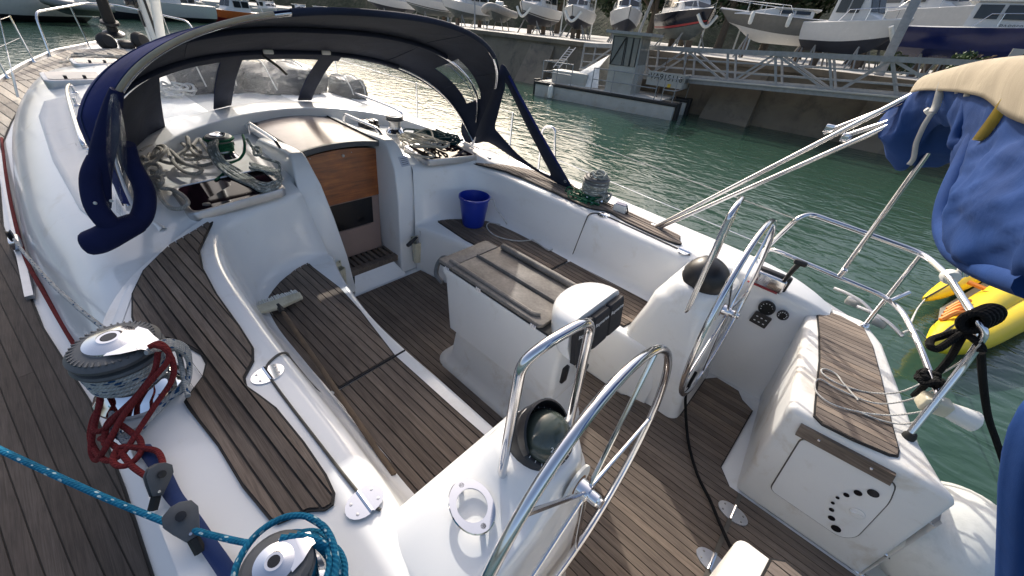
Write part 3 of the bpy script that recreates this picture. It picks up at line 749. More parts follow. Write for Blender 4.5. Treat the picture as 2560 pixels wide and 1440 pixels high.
# ---- steering pedestals
def sect(z, x0, x1, y0, y1, r, sg): return [(x, sg * y, z) for x, y in rrect(x0, x1, y0, y1, r, 5)]
for sg in (-1, 1):
    m = MB(); lv = [(.02, 2.50, 2.99, .615, 1.34, .07), (.10, 2.48, 2.97, .615, 1.34, .07), (.45, 2.46, 2.93, .60, 1.34, .07), (.51, 2.44, 2.925, .592, 1.34, .07), (.76, 2.50, 2.90, .597, 1.34, .09), (.865, 2.515, 2.89, .60, 1.33, .10), (.898, 2.53, 2.885, .603, 1.29, .12), (.912, 2.545, 2.88, .606, 1.12, .13), (.93, 2.555, 2.877, .61, 1.03, .13), (.965, 2.57, 2.872, .617, .965, .13), (1.0, 2.585, 2.866, .63, .935, .13), (1.018, 2.61, 2.84, .655, .905, .11)]
    rows = [sect(*l, sg) for l in lv]; m.grid(rows, closeu=True); m.cap(rows[-1]); ped = m.build('steering_pedestal', 'gelcoat', Y, sharp=60)
    # compass
    c = Vector((2.725, sg * .775, 1.02)); tilt = Vector((.42, 0, .91))
    m = MB(); m.lathe([(.116, -.03), (.116, .020), (.110, .040), (.102, .046), (.094, .046), (.092, .036)], c, 32, tilt); cp_ = m.build('compass', 'black_plastic', Y, sharp=35)
    ang_off = tilt.normalized()
    if sg < 0:
        m = MB(); pr_ = [(.092 * math.cos(t) , .038 + .086 * math.sin(t)) for t in [math.pi / 2 * k / 10 for k in range(11)]]
        m.lathe(pr_, c, 32, tilt); m.build('dome', 'compass_dome', cp_, sharp=80)
        # hood over the forward half
        m = MB(); qz = Vector((0, 0, 1)).rotation_difference(tilt); rows = []
        for k in range(15):
            t = math.pi * .5 + math.pi * (k / 14) ; row = []
            for j, (r, h) in enumerate(((.108, .04), (.112, .08), (.108, .118), (.100, .120), (.099, .09), (.099, .04))):
                row.append(c + qz @ Vector((r * math.cos(t), r * math.sin(t), h * (.55 + .45 * math.sin((k / 14) * math.pi)))))
            rows.append(row)
        m.grid(rows, closeu=True); m.build('compass_hood', 'black_plastic', cp_, sharp=35)
        for k, s in enumerate(('240', '210', '270', 'W')):
            tt = .0 + (k - 1.5) * .5; pos = c + qz @ Vector((.062 * math.cos(tt), .062 * math.sin(tt), .1035)); up = qz @ Vector((-math.cos(tt), -math.sin(tt), .55))
            text('card_figures', s, .022, 'lettering_white', cp_, frame(pos, qz @ Vector((-math.sin(tt), math.cos(tt), 0)), up), .0003)
        for k in range(26):
            t = 2 * math.pi * k / 26; mm = MB(); mm.box(c + qz @ Vector((.098 * math.cos(t), .098 * math.sin(t), .047)), (.008, .002, .001), (qz.to_matrix() @ Matrix.Rotation(t, 3, 'Z'))); mm.build('scale_mark', 'lettering_white', cp_, smooth=False)
    else:
        m = MB(); m.lathe([(.128, .0), (.128, .05), (.122, .075), (.105, .115), (.075, .140), (.035, .152), (0, .155)], c, 32, tilt); m.build('compass_cover', 'black_plastic', cp_, sharp=40)
    # pedestal grab rail: two legs rising to a bow above the compass
    p1 = Vector((2.72, sg * .93, .955)); p2 = Vector((2.66, sg * .61, .93))
    foot_in = at(1700, 778, z=.85); foot_in = Vector((foot_in.x, sg * foot_in.y, .85))
    tip = Vector((2.73, sg * .70, 1.525)); tip2 = Vector((2.70, sg * .86, 1.525))
    m = MB(); m.tube(fillet([p1 + Vector((0, -.03 * sg, -.02)), p1 + Vector((-.01, .02 * sg, .03)), Vector((2.70, sg * .93, 1.49)), Vector((2.72, sg * .86, 1.53)), Vector((2.735, sg * .72, 1.53)), Vector((2.735, sg * .655, 1.49)), foot_in + Vector((.04, -.02 * sg, .03)), foot_in], .06, 6), .0155, 12)
    m.build('pedestal_grab_rail', 'steel', Y)
    for q in (p1, foot_in):
        m = MB(); m.lathe([(.034, -.012), (.034, .004), (.026, .012), (.017, .016)], q + Vector((0, 0, -.012)), 16, (0, -.3 * sg, 1) if q is p1 else (-.6, -.5 * sg, .2)); m.build('rail_flange', 'steel', Y)
    # wheel
    hub = Vector((2.933, sg * .753, .92)); tl = .0622; vz = Vector((-math.sin(tl), 0, math.cos(tl))); vy = Vector((0, 1, 0)); vn = Vector((math.cos(tl), 0, math.sin(tl))); RW = .552
    wh = MB(); ring_ = [hub + (vy * math.cos(t) + vz * math.sin(t)) * RW for t in [2 * math.pi * k / 72 for k in range(72)]]
    wh.tube(ring_, .0155, 12, closed=True); w_o = wh.build('steering_wheel', 'steel', Y)
    for k in range(5):
        t = rad(62 + 72 * k); d = vy * math.cos(t) + vz * math.sin(t)
        sp_ = MB(); sp_.tube([hub + d * .028 + vn * .0, hub + d * (RW - .008)], .0075, 8); sp_.build('spoke', 'steel', w_o)
    hb = MB(); hb.lathe([(.0, -.03), (.034, -.03), (.034, .012), (.022, .016), (.022, .045), (.017, .05), (.017, .062), (0, .062)], hub, 20, vn); hb.build('hub', 'chrome', w_o, sharp=35)
    hp = MB(); hp.lathe([(.075, -.045), (.075, -.035), (.045, -.032), (.04, -.032)], hub, 24, vn); hp.build('hub_plate', 'white_plastic', w_o, sharp=35)
    hr = MB(); hr.lathe([(.042, -.034), (.042, -.0315), (.0, -.0315)], hub, 20, vn); hr.build('rust_ring', 'rust', w_o)
    ax = MB(); ax.lathe([(.018, -.09), (.018, -.02)], hub, 12, vn); ax.build('axle', 'steel', w_o)
    # oval deck ring outboard of the wheel
    if sg < 0:
        m = MB(); rc = at(1180, 1262, z=.962); M = frame(rc, (.25, 1, 0), (-1, .25, -.0)); n = 32; rows = []
        for kx, ky, dz in ((.066, .088, 0), (.069, .091, .004), (.066, .088, .008), (.047, .054, .008), (.047, .054, 0)):
            rows.append([M @ Vector((kx * math.cos(2 * math.pi * k / n), ky * math.sin(2 * math.pi * k / n), -dz)) for k in range(n)])
        m.grid(rows, closeu=True, closev=True); lr = m.build('line_ring', 'chrome', Y, sharp=35)
        for yy in (-.071, .071):
            mm = MB(); pz = M @ Vector((0, yy, 0)); mm.tube([pz, pz - Vector((0, 0, .05))], .009, 8); mm.build('ring_post', 'steel', lr)
# ---- cockpit table
m = MB(); rows = [[(x, y, z) for x, y in rrect(x0, x1, -w, w, r, 5)] for z, x0, x1, w, r in ((.03, 1.42, 2.50, .235, .12), (.045, 1.42, 2.50, .235, .12), (.07, 1.46, 2.47, .205, .10), (.13, 1.51, 2.43, .165, .07), (.42, 1.56, 2.40, .15, .05))]
m.grid(rows, closeu=True).build('table_base', 'gelcoat_worn', Y, sharp=60)
m = MB(); rows = [[(x, y, z) for x, y in rrect(x0, x1, -w, w, .03, 4)] for z, x0, x1, w in ((.40, 1.57, 2.40, .165), (.40, 1.53, 2.43, .185), (.80, 1.49, 2.42, .19), (.84, 1.47, 2.42, .20), (.875, 1.47, 2.42, .20), (.875, 1.5, 2.4, .17))]
m.grid(rows, closeu=True); m.cap(rows[-1]); tb = m.build('table_body', 'gelcoat', Y, sharp=45)
m = MB(); m.box((1.93, 0, .887), (.93, .405, .016)); m.build('table_frame', 'black_rubber', Y, bevel=.004)
m = MB(); m.prism([(1.455, -.205), (1.455, .19), (1.475, .205), (1.57, .205), (1.57, -.205)], .893, .918); m.build('table_end_board', 'grey_board', Y, bevel=.005)
m = MB(); m.prism([(1.573, -.205), (1.573, -.0), (2.24, -.0), (2.285, -.05), (2.285, -.185), (2.27, -.205)], .893, .918); lf = m.build('table_leaf', 'grey_board', Y, bevel=.005)
m = MB(); m.prism([(1.573, .005), (1.60, -.02 + .03), (1.60, .205), (2.27, .205), (2.285, .19), (2.285, .05), (2.25, .006), (1.62, .006)], .900, .936); lf2 = m.build('table_leaf', 'grey_board', Y, bevel=.005)
m = MB(); m.tube(fillet([(1.52, -.165, .925), (2.20, -.165, .925), (2.225, -.14, .925)], .03, 4), .013, 8); m.build('fiddle_rail', 'grey_board', lf)
m = MB(); m.tube([(1.63, .185, .955), (2.29, .185, .955)], .021, 10); m.build('fiddle_rail', 'grey_board', lf2)
for x in (1.54, 1.82, 2.24):
    m = MB()
    for dx in (-.014, 0, .014): m.box((x + dx, -.207, .892), (.011, .008, .022))
    m.build('leaf_hinge', 'chrome', lf, smooth=False)
m = MB(); M0 = Vector((1.45, -.12, .84)); m.tube(fillet([(1.47, -.10, .86), (1.40, -.12, .88), (1.385, -.16, .83), (1.40, -.19, .76), (1.47, -.19, .74)], .05, 5), .016, 8); m.build('table_handle', 'grey_plastic', Y)
# instrument pod
m = MB(); arc = [(2.46 - .21 * math.sin(math.pi * k / 16) ** .8, -.235 * math.cos(math.pi * k / 16)) for k in range(17)]
rows = []
for z, k, dx in ((.86, .88, .02), (.92, .97, .0), (1.0, 1.0, 0), (1.035, .98, 0), (1.058, .90, 0), (1.066, .72, 0)):
    rows.append([(2.46 + (x - 2.46) * k + dx - (1.066 - z) * -.10, y * (k if z > 1.03 else 1), z) for x, y in arc])
m.grid(rows, closeu=True); m.cap(rows[-1]); m.cap(rows[0], True); pod = m.build('instrument_pod', 'gelcoat', Y, sharp=50)
for k in range(3):
    yc = -.155 + k * .152; M = frame((2.498, yc, .945), (0, 1, 0), (-.16, 0, 1))
    m = MB(); h = .105 if k else .115
    rows = [[M @ Vector((x, y, z)) for x, y in rrect(-.072 + d, .072 - d, -h + d, h - .012 - d, .012, 3)] for d, z in ((0, -.012), (0, .014), (.008, .022))]
    m.grid(rows, closeu=True); m.cap(rows[-1]); cv = m.build('instrument_cover', 'cover_fabric', pod, sharp=35)
    cv['label'] = 'black instrument cover with white lettering'
    text('cover_lettering', 'Raymarine', .030, 'lettering_white', pod, M @ Matrix.Translation((0, h - .062, .0225)), .0004)
m = MB(); m.lathe([(.0, .05), (.03, .05), (.034, .03), (.03, 0), (.015, 0)], (2.44, .03, .60), 14, (1, 0, 0)); m.build('table_clamp_knob', 'black_plastic', Y)
m = MB(); m.box((2.43, -.10, .60), (.03, .05, .12)); m.build('table_clamp', 'black_plastic', Y, bevel=.01)
# ---- winches
def winch(c, k, cap='steel', name='winch'):
    c = Vector(c)
    m = MB(); m.lathe([(.112 * k, 0), (.112 * k, .012 * k), (.098 * k, .03 * k), (.082 * k, .055 * k), (.075 * k, .06 * k)], c, 36); w_ = m.build(name, 'chrome', Y, sharp=35)
    m = MB(); m.lathe([(.075 * k, .055 * k), (.068 * k, .07 * k), (.066 * k, .10 * k), (.074 * k, .135 * k), (.10 * k, .15 * k)], c, 32); m.build('drum', 'alloy', w_, sharp=35)
    m = MB(); m.lathe([(.08 * k, .148 * k), (.102 * k, .15 * k), (.106 * k, .158 * k), (.102 * k, .165 * k), (.09 * k, .168 * k), (.09 * k, .174 * k), (.103 * k, .178 * k), (.104 * k, .188 * k), (.09 * k, .20 * k), (.062 * k, .205 * k)], c, 40); m.build('self_tailing_disc', 'grey_plastic', w_, sharp=25)
    for q in range(40):
        t = 2 * math.pi * q / 40; r = .084 * k
        mm = MB(); mm.box(c + Vector((r * math.cos(t), r * math.sin(t), .2005 * k)), (.020 * k, .0045 * k, .0040 * k), Matrix.Rotation(t + .3, 3, 'Z')); mm.build('rib', 'grey_plastic', w_, smooth=False) if k > .9 else None
    m = MB(); m.lathe([(.062 * k, .203 * k), (.060 * k, .212 * k), (.035 * k, .220 * k), (.030 * k, .221 * k), (.026 * k, .223 * k), (.018 * k, .223 * k), (.018 * k, .205 * k), (0, .205 * k)], c, 32); m.build('top_cap', cap, w_, sharp=25)
    m = MB(); m.lathe([(.0175 * k, .2235 * k), (0, .2236 * k)], c, 8); m.build('handle_socket', 'deep_black', w_)
    return w_
def feeder(c, k, ang, parent):
    c = Vector(c); d = Vector((math.cos(ang), math.sin(ang), 0)); e2 = Vector((-d.y, d.x, 0)); m = MB()
    rows = [[c + d * r * k + e2 * w_ * s * k + Vector((0, 0, z * k)) for s in (-1, -.6, .6, 1)] for r, w_, z in ((.03, .06, .213), (.065, .05, .214), (.10, .026, .212), (.112, .022, .205), (.112, .022, .19))]
    m.grid(rows); m.build('feeder_arm', 'chrome', parent, sharp=50)
pw = winch((1.53, -1.655, .925), 1.2); feeder((1.53, -1.655, .925), 1.2, .75, pw)
sw = winch((1.50, 1.48, .921), 1.1)
aw = winch((2.515, -1.545, .925), .78); feeder((2.515, -1.545, .925), .78, 1.5, aw)
hwp = winch((-.44, -.735, 1.085), .82, name='halyard_winch'); hws = winch((-.50, .80, 1.085), .82, name='halyard_winch')
# ---- helm seat lockers
for sg in (-1, 1):
    yo = .375 if sg < 0 else .445
    poly = [(3.40, yo), (3.36, .9), (3.32, 1.3), (3.29, 1.63), (3.45, 1.70), (3.62, 1.715), (3.735, 1.5), (3.835, 1.08), (3.92, .70), (4.00, .52), (4.06, yo)]
    m = MB(); n = len(poly)
    lv = [(.02, 0, .0), (.20, 0, 0), (.70, 0, 0), (.77, 0, 0)]
    a = m.verts([(x + (.05 if x < 3.5 and y < 1.5 else 0) + (.03 if x > 3.98 else 0), sg * y, .02) for x, y in poly]); b = m.verts([(x, sg * y, .77) for x, y in poly])
    m.face([b + i for i in range(n)]); m.face([a + i for i in range(n)][::-1])
    for i in range(n): m.face((a + i, a + (i + 1) % n, b + (i + 1) % n, b + i))
    hl = m.build('helm_seat', 'gelcoat_worn', Y, bevel=.035, seg=4, sharp=60)
    tk = [at(2040, 770, z=.775), at(2100, 790, z=.775), at(2160, 822, z=.775), at(2182, 865, z=.775), at(2205, 950, z=.775), at(2228, 1050, z=.775), at(2249, 1128, z=.775), at(2246, 1143, z=.775), at(2225, 1140, z=.775), at(2130, 1100, z=.775), at(2055, 1062, z=.775), at(2034, 1040, z=.775), at(2037, 1000, z=.775), at(2047, 900, z=.775), at(2046, 830, z=.775)]
    planks('helm_seat_planking', [(p.x, sg * (p.y - (.07 if sg < 0 else 0))) for p in tk], .773, Y, 'teak_grey', w=.045, ang=.05 * sg)
    if sg > 0:
        pts = [at(2005, 1096, y=.436), at(2240, 1212, y=.436), at(2222, 1258, y=.436), at(2140, 1345, y=.436), at(2100, 1345, y=.436), at(1925, 1225, y=.436)]
        loop_ = []
        for i in range(len(pts)):
            a, b, c = pts[i - 1], pts[i], pts[(i + 1) % len(pts)]; p = b + (a - b).normalized() * .035; q = b + (c - b).normalized() * .035
            for s in range(5):
                t = s / 4; loop_.append(p * (1 - t) ** 2 + b * 2 * t * (1 - t) + q * t * t)
        ctr = sum(loop_, Vector()) / len(loop_)
        m = MB(); m.grid([[Vector((p.x, .4445, p.z)) for p in loop_], [Vector((p.x, .438, p.z)) for p in loop_], [ctr + (Vector((p.x, .438, p.z)) - ctr) * .975 for p in loop_]], closeu=True); m.cap([ctr + (Vector((p.x, .438, p.z)) - ctr) * .975 for p in loop_])
        lh = m.build('locker_hatch', 'gelcoat', Y, sharp=30)
        m = MB(); m.tube([Vector((p.x, .4435, p.z)) for p in [ctr + (q_ - ctr) * 1.012 for q_ in loop_]], .0035, 6, closed=True); m.build('hatch_gap', 'groove', lh)
        for i, (px, py, r) in enumerate(((2183, 1233, .022), (2145, 1232, .016), (2116, 1237, .012), (2094, 1244, .008), (2082, 1257, .008), (2079, 1274, .011), (2079, 1295, .015), (2090, 1321, .021))):
            c = at(px, py, y=.436); mm = MB(); mm.lathe([(r, 0), (r, .003), (0, .003)], c, 16, (0, -1, 0)); mm.build('vent_hole', 'deep_black', lh)
        c = at(2143, 1283, y=.436); mm = MB(); mm.lathe([(.030, 0), (.030, .004), (.027, .006), (0, .006)], c, 24, (0, -1, 0)); mm.build('turn_latch', 'gelcoat', lh, sharp=30)
        mm = MB(); mm.box(c + Vector((0, -.008, 0)), (.045, .006, .008), Matrix.Rotation(rad(-20), 3, 'Y')); mm.build('latch_bar', 'gelcoat', lh)
        pts = [at(2002, 1062, y=.430), at(2240, 1188, y=.430), at(2225, 1213, y=.430), at(1988, 1085, y=.430)]
        m = MB(); m.grid([[Vector((p.x, .446, p.z)) for p in pts], [Vector((p.x, .424, p.z)) for p in pts]], closeu=True); m.cap([Vector((p.x, .424, p.z)) for p in pts]); bb = m.build('locker_rail', 'teak', Y, smooth=False)
        for px, py in ((2047, 1101), (2178, 1172)):
            mm = MB(); mm.lathe([(.007, 0), (.005, .003)], at(px, py, y=.4235), 10, (0, -1, 0)); mm.build('screw', 'steel', bb)
        m = MB(); m.tube(fillet([(4.03, .47, .24), (4.10, .475, .25), (4.17, .48, .21), (4.17, .48, .06), (4.13, .475, .02), (4.04, .47, .02)], .04, 5), .014, 10); m.build('boarding_handle', 'steel', Y)
# stern platform
m = MB(); m.prism([(4.02, -1.3), (4.02, 1.3), (4.55, 1.2), (4.62, 1.0), (4.62, -1.0), (4.55, -1.2)], -.12, .0); m.build('swim_platform', 'gelcoat_worn', Y, bevel=.03, seg=3)
planks('platform_planking', [(4.16, -.9), (4.16, .46), (4.50, .46), (4.50, -.9)], .004, Y, 'teak', w=.05)
# hinges in the cockpit sole
m = MB(); m.box((3.482, 0, .0455), (.022, .84, .006)); m.build('sole_hatch_joint', 'groove', Y, smooth=False)
for yy in (.27, -.07):
    m = MB()
    for s2 in (-1, 1):
        m.prism([(3.482 + s2 * (.006 + .075 * max(0, math.sin(t))), yy + .05 * math.cos(t)) for t in [math.pi * k / 10 for k in range(11)]], .043, .050)
    h = m.build('sole_hinge', 'alloy', Y, sharp=30)
    for ax, ay in ((-.05, -.02), (-.05, .02), (.05, -.02), (.05, .02)):
        s3 = MB(); s3.lathe([(.006, 0), (.004, .003)], (3.482 + ax, yy + ay, .050), 8); s3.build('screw', 'tank_grey', h)
    k2 = MB(); k2.tube([(3.482, yy - .05, .054), (3.482, yy + .05, .054)], .008, 8); k2.build('pin', 'chrome', h)
m = MB(); m.lathe([(.05, 0), (.05, .008), (.03, .012), (.022, .008), (.012, .008), (0, .006)], at(1877, 944, z=.03), 20); m.build('sole_drain', 'white_plastic', Y, sharp=30)
# engine panel, throttle (starboard coaming)
def onwall(px, py): return at(px, py, y=1.355)
def wallframe(px, py, dz=0): return frame(onwall(px, py), (1, .06, -.1), (0, .10, 1))
for px, py, r, nm in ((1917, 770, .052, 'gauge'), (1957, 788, .035, 'ignition_switch')):
    m = MB(); c = onwall(px, py); ax_ = (0, -1, .12); m.lathe([(r, -.01), (r, .006), (r * .9, .012), (r * .84, .006)], c, 28, ax_); g_ = m.build(nm, 'black_plastic', Y, sharp=30)
    mm = MB(); mm.lathe([(r * .85, .006), (0, .006)], c, 28, ax_); mm.build('dial', 'gauge_face', g_)
    for q in range(9):
        t = rad(-40 + 32 * q); mm = MB(); M = wallframe(px, py); mm.box(M @ Vector((r * .66 * math.cos(t), r * .66 * math.sin(t), .0075)), (.006, .001, .006)); mm.build('dial_mark', 'lettering_white', g_, smooth=False)
M = wallframe(1901, 799); m = MB(); rows = [[M @ Vector((x, y, z)) for x, y in rrect(-.055, .055, -.045, .045, .006, 2)] for z in (-.006, .008)]; m.grid(rows, closeu=True); m.cap(rows[1]); sw_ = m.build('switch_panel', 'black_plastic', Y, sharp=30)
for q in range(6):
    mm = MB(); mm.box(M @ Vector((-.03 + .03 * (q % 3), -.018 + .034 * (q // 3), .009)), (.012, .003, .006)); mm.build('panel_mark', 'lettering_white', sw_, smooth=False)
m = MB(); M = frame((3.04, 1.40, .91), (1, .05, 0), (0, 1, 0)); m.box((3.02, 1.375, .915), (.19, .06, .10)); th = m.build('throttle_box', 'steel', Y, bevel=.012, seg=3)
m = MB(); m.box((3.03, 1.41, .925), (.20, .05, .11)); m.build('throttle_back', 'black_plastic', th, bevel=.012)
m = MB(); m.tube([(3.09, 1.36, .95), (3.10, 1.34, 1.06), (3.11, 1.33, 1.12)], [.012, .016, .018], 10); m.build('throttle_lever', 'black_plastic', th)
m = MB(); m.box((3.115, 1.325, 1.13), (.075, .035, .035)); m.build('throttle_knob', 'black_plastic', th, bevel=.012)
m = MB(); m.box((3.0, 1.343, .868), (.19, .012, .008)); m.build('red_strip', 'red_paint', th, smooth=False)
# ---- sprayhood
def hoopA(t):
    c, s = math.cos(t), abs(math.sin(t)) ** .5647
    return Vector((.0407 + .617 * s + .052 * s * s, 1.388 * math.copysign(abs(c) ** .8546, c), 1.039 + 1.097 * s))
def hoopC(t):
    c, s = math.cos(t), abs(math.sin(t)) ** .72
    return Vector((.02 - .62 * s, 1.41 * math.copysign(abs(c) ** .8, c), 1.045 + .735 * s))
DT = [(0, -1.355, 1.258), (.35, -1.33, 1.25), (.75, -1.22, 1.205), (1.05, -1.0, 1.135), (1.25, -.72, 1.075), (1.36, -.40, 1.035), (1.42, -.02, 1.01)]
def curveD(t):
    c = math.cos(t); y = 1.42 * math.copysign(abs(c) ** .8, c)
    return Vector((interp([(a, b) for a, b, _ in DT], abs(y)), y, interp([(a, b) for a, _, b in DT], abs(y)) + .006))
NT = 120; TS = [math.pi * k / NT for k in range(NT + 1)]
def hoodpt(t, v):
    if v <= 1:
        p = hoopA(t).lerp(hoopC(t), v); sn = math.sin(math.pi * v); sd = abs(math.cos(t))
        out_ = .10 * sn * sd ** .7 * min(1, math.sin(t) * 3.0); up_ = .055 * sn * math.sin(t) ** .6 if 0 < t < math.pi else 0
        seam = -.012 * abs(math.sin(2 * math.pi * v)) * math.sin(t)
        return p + Vector((0, math.copysign(out_, math.cos(t)), up_ + seam))
    w = v - 1; p = hoopC(t).lerp(curveD(t), w)
    wr = .012 * noise.noise(Vector((p.x * 6, p.y * 7, p.z * 9))) * math.sin(math.pi * w)
    return p + Vector((-.05 * math.sin(math.pi * w) + wr, 0, wr * .5))
VS = [k / 10 for k in range(11)] + [1 + k / 14 for k in range(1, 15)]
def is_window(tm, v):
    d = math.degrees(tm)
    if v > 1:
        w = v - 1
        if w < .06: return None
        for k, (a, b) in enumerate(((9, 79.6), (84.2, 100.8), (106.0, 167))):
            lo, hi = a, b
            if k == 0: lo = 9
            if k == 2: hi = 126
            if w < .13 and (d < lo + 2.2 or d > hi - 2.2): return None
            if lo < d < hi: return k
        return None
    for k, (a, b) in enumerate(((17, 45), (135, 163))):
        if a < d < b and .5 < v < .8: return 3 + k
    return None
hood = MB(); win = {k: MB() for k in range(5)}
P = [[hoodpt(t, v) for t in TS] for v in VS]
for i in range(len(VS) - 1):
    for j in range(NT):
        k = is_window((TS[j] + TS[j + 1]) / 2, (VS[i] + VS[i + 1]) / 2)
        tgt = hood if k is None else win[k]
        b = tgt.verts([P[i][j], P[i][j + 1], P[i + 1][j + 1], P[i + 1][j]]); tgt.face((b, b + 1, b + 2, b + 3))
ho = hood.build('sprayhood', 'navy_canvas', Y, sharp=75); ho['label'] = 'navy canvas sprayhood with clear windows'
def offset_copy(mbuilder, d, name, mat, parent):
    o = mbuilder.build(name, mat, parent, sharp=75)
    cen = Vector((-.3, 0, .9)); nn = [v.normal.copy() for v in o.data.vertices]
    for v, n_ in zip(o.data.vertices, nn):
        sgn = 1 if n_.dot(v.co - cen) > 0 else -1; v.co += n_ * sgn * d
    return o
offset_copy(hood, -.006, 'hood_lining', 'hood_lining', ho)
for k in range(5): win[k].build('sprayhood_window', 'clear_vinyl', ho, sharp=80)
m = MB(); m.tube([hoopA(t) + Vector((-.012, -.012 * math.copysign(1, math.cos(t)), -.012)) for t in TS[:]], .0125, 10); fr_ = m.build('hood_frame_tube', 'steel', ho)
m = MB(); m.tube([hoodpt(t, .55) - Vector((0, .02 * math.copysign(1, math.cos(t)), .022)) for t in TS[4:-4]], .011, 8); m.build('hood_frame_tube', 'steel', ho)
m = MB(); m.tube([hoopC(t) - Vector((-.012, .014 * math.copysign(1, math.cos(t)), .014)) for t in TS], .011, 8); m.build('hood_frame_tube', 'steel', ho)
# canvas pockets cover the frame tubes over the crown, so only the lower legs show bare metal
for src, r, t0, t1 in ((lambda t: hoopA(t) + Vector((-.012, 0, -.012)), .019, 42, 108), (lambda t: hoodpt(t, .55) - Vector((0, 0, .022)), .018, 50, 150), (lambda t: hoopC(t) - Vector((-.012, 0, .014)), .018, 56, 150)):
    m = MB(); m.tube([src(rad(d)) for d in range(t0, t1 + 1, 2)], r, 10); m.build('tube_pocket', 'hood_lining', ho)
m = MB(); m.tube([hoopA(rad(d)) + Vector((.006, .004, -.006)) for d in range(112, 160, 2)], .0115, 10); m.build('chafe_sleeve', 'beige_canvas', ho)
for yy in (.18, -.22):
    m = MB(); c = hoodpt(math.acos((abs(yy) / 1.4) ** 1.2) if yy > 0 else math.pi - math.acos((abs(yy) / 1.4) ** 1.2), .93); m.box(c + Vector((.01, 0, -.03)), (.02, .07, .03)); m.build('buckle', 'white_plastic', ho, bevel=.006)
m = MB(); m.tube(cr([hoopC(rad(97)) + Vector((.02, 0, -.03)), hoopC(rad(95)) + Vector((.05, .02, -.10)), hoopC(rad(94)) + Vector((.05, .045, -.16))], 5), [.010] * 11, 8); m.build('hanging_tab', 'black_plastic', ho)
for vv in (.02, .33, .66, .985):
    m = MB(); m.tube([hoodpt(t, vv) + (hoodpt(t, vv) - Vector((-.3, 0, .9))).normalized() * .002 for t in TS[3:-3]], .0028, 5); m.build('seam', 'navy_webbing', ho)
for dd in (30, 62, 118, 150):
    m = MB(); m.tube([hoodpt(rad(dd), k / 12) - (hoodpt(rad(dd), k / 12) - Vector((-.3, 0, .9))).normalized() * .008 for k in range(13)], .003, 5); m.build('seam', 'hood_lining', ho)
# starboard tail with its own clear pane
tailtop = at(1272, 190, y=1.27); tailft = at(1432, 474, y=1.47)
def tp(px, py): return at(px, py, y=interp([(180, 1.27), (330, 1.36), (480, 1.47)], py))
outer = [(1264, 166), (1328, 292), (1384, 392), (1434, 476), (1370, 444), (1290, 398), (1222, 356), (1186, 356), (1203, 300), (1226, 245), (1246, 186)]
inner = [(1268, 212), (1312, 305), (1352, 385), (1377, 437), (1346, 424), (1296, 386), (1250, 336), (1238, 318), (1244, 290), (1252, 258), (1262, 222)]
def loop_cr(pts): return cr([tp(*p) for p in pts], 4, closed=True)
oo, ii = loop_cr(outer), loop_cr(inner); mid = [a_.lerp(b_, .5) for a_, b_ in zip(oo, ii)]
tl_ = MB(); tl_.grid([oo, mid, ii], closeu=True)
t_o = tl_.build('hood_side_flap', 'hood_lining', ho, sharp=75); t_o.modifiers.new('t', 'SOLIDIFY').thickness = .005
tw = MB(); cc = sum(ii, Vector()) / len(ii); tw.grid([ii, [a_.lerp(cc, .5) for a_ in ii], [a_.lerp(cc, .98) for a_ in ii]], closeu=True); tw.build('hood_side_window', 'clear_vinyl', ho)
m = MB(); m.tube([tailtop, tailtop.lerp(tailft, .5) + Vector((-.015, 0, 0)), tailft], .011, 6); m.build('flap_hem', 'navy_canvas', ho)
m = MB(); M = frame(tailtop.lerp(tailft, .93) + Vector((-.03, -.01, .0)), (1, .1, -.3), (.3, 0, 1)); q = [(M @ Vector((.012 * math.cos(t), .009 * math.sin(t), .004))) for t in [2 * math.pi * k / 12 for k in range(12)]]; m.tube(q, .002, 5, closed=True); m.build('turn_button', 'alloy', ho)
# port side flap, rolled up
m = MB()
ctr = cr([at(292, 225, x=.46), at(268, 330, x=.42), at(250, 430, x=.40), at(262, 520, x=.42)], 6)
m.tube(ctr, [.024 + .022 * math.sin(math.pi * k / (len(ctr) - 1)) for k in range(len(ctr))], 12); m.build('rolled_flap', 'flap_canvas_shaded', ho)
m = MB(); ctr = cr([at(240, 395, x=.40), at(226, 450, x=.44), at(245, 525, x=.48), at(300, 575, x=.50), at(352, 545, x=.46), at(362, 480, x=.40), at(330, 410, x=.34), at(318, 360, x=.36)], 6)
m.tube(ctr, [.032 + .016 * math.sin(math.pi * k / (len(ctr) - 1)) for k in range(len(ctr))], 12); m.build('rolled_flap', 'flap_canvas_shaded', ho)
m = MB(); ctr = cr([at(345, 555, x=.47), at(290, 580, x=.50), at(245, 602, x=.50), at(205, 612, x=.49)], 5)
m.tube(ctr, [.050, .054, .056, .058, .060, .062, .063, .064, .064, .064, .064, .063, .061, .058, .050, .034][:len(ctr)], 14); m.build('rolled_flap', 'flap_canvas_shaded', ho)
m = MB()   # clear strip hanging folded beside the hoop
rows = []
for k in range(15):
    f = k / 14; py = 235 + 300 * f; xc = 285 + 14 * f; w = 7 + 22 * math.sin(math.pi * min(1, f * 1.15)) ** .8
    rows.append([at(xc + w * (s / 6 - .5) * 2, py, x=.53) + Vector((.03 * math.sin(s * 1.7 + f * 3) , 0, 0)) for s in range(7)])
m.grid(rows).build('folded_window', 'clear_vinyl', ho, sharp=80)
m = MB(); rows = []
for k in range(12):
    f = k / 11; py = 300 + 170 * f; xc = 243 + 12 * f; w = 5 + 9 * math.sin(math.pi * f)
    rows.append([at(xc + w * (s / 4 - .5) * 2, py, x=.36) + Vector((.02 * math.sin(s * 2 + f * 5), 0, 0)) for s in range(5)])
m.grid(rows).build('folded_window', 'clear_vinyl', ho, sharp=80)
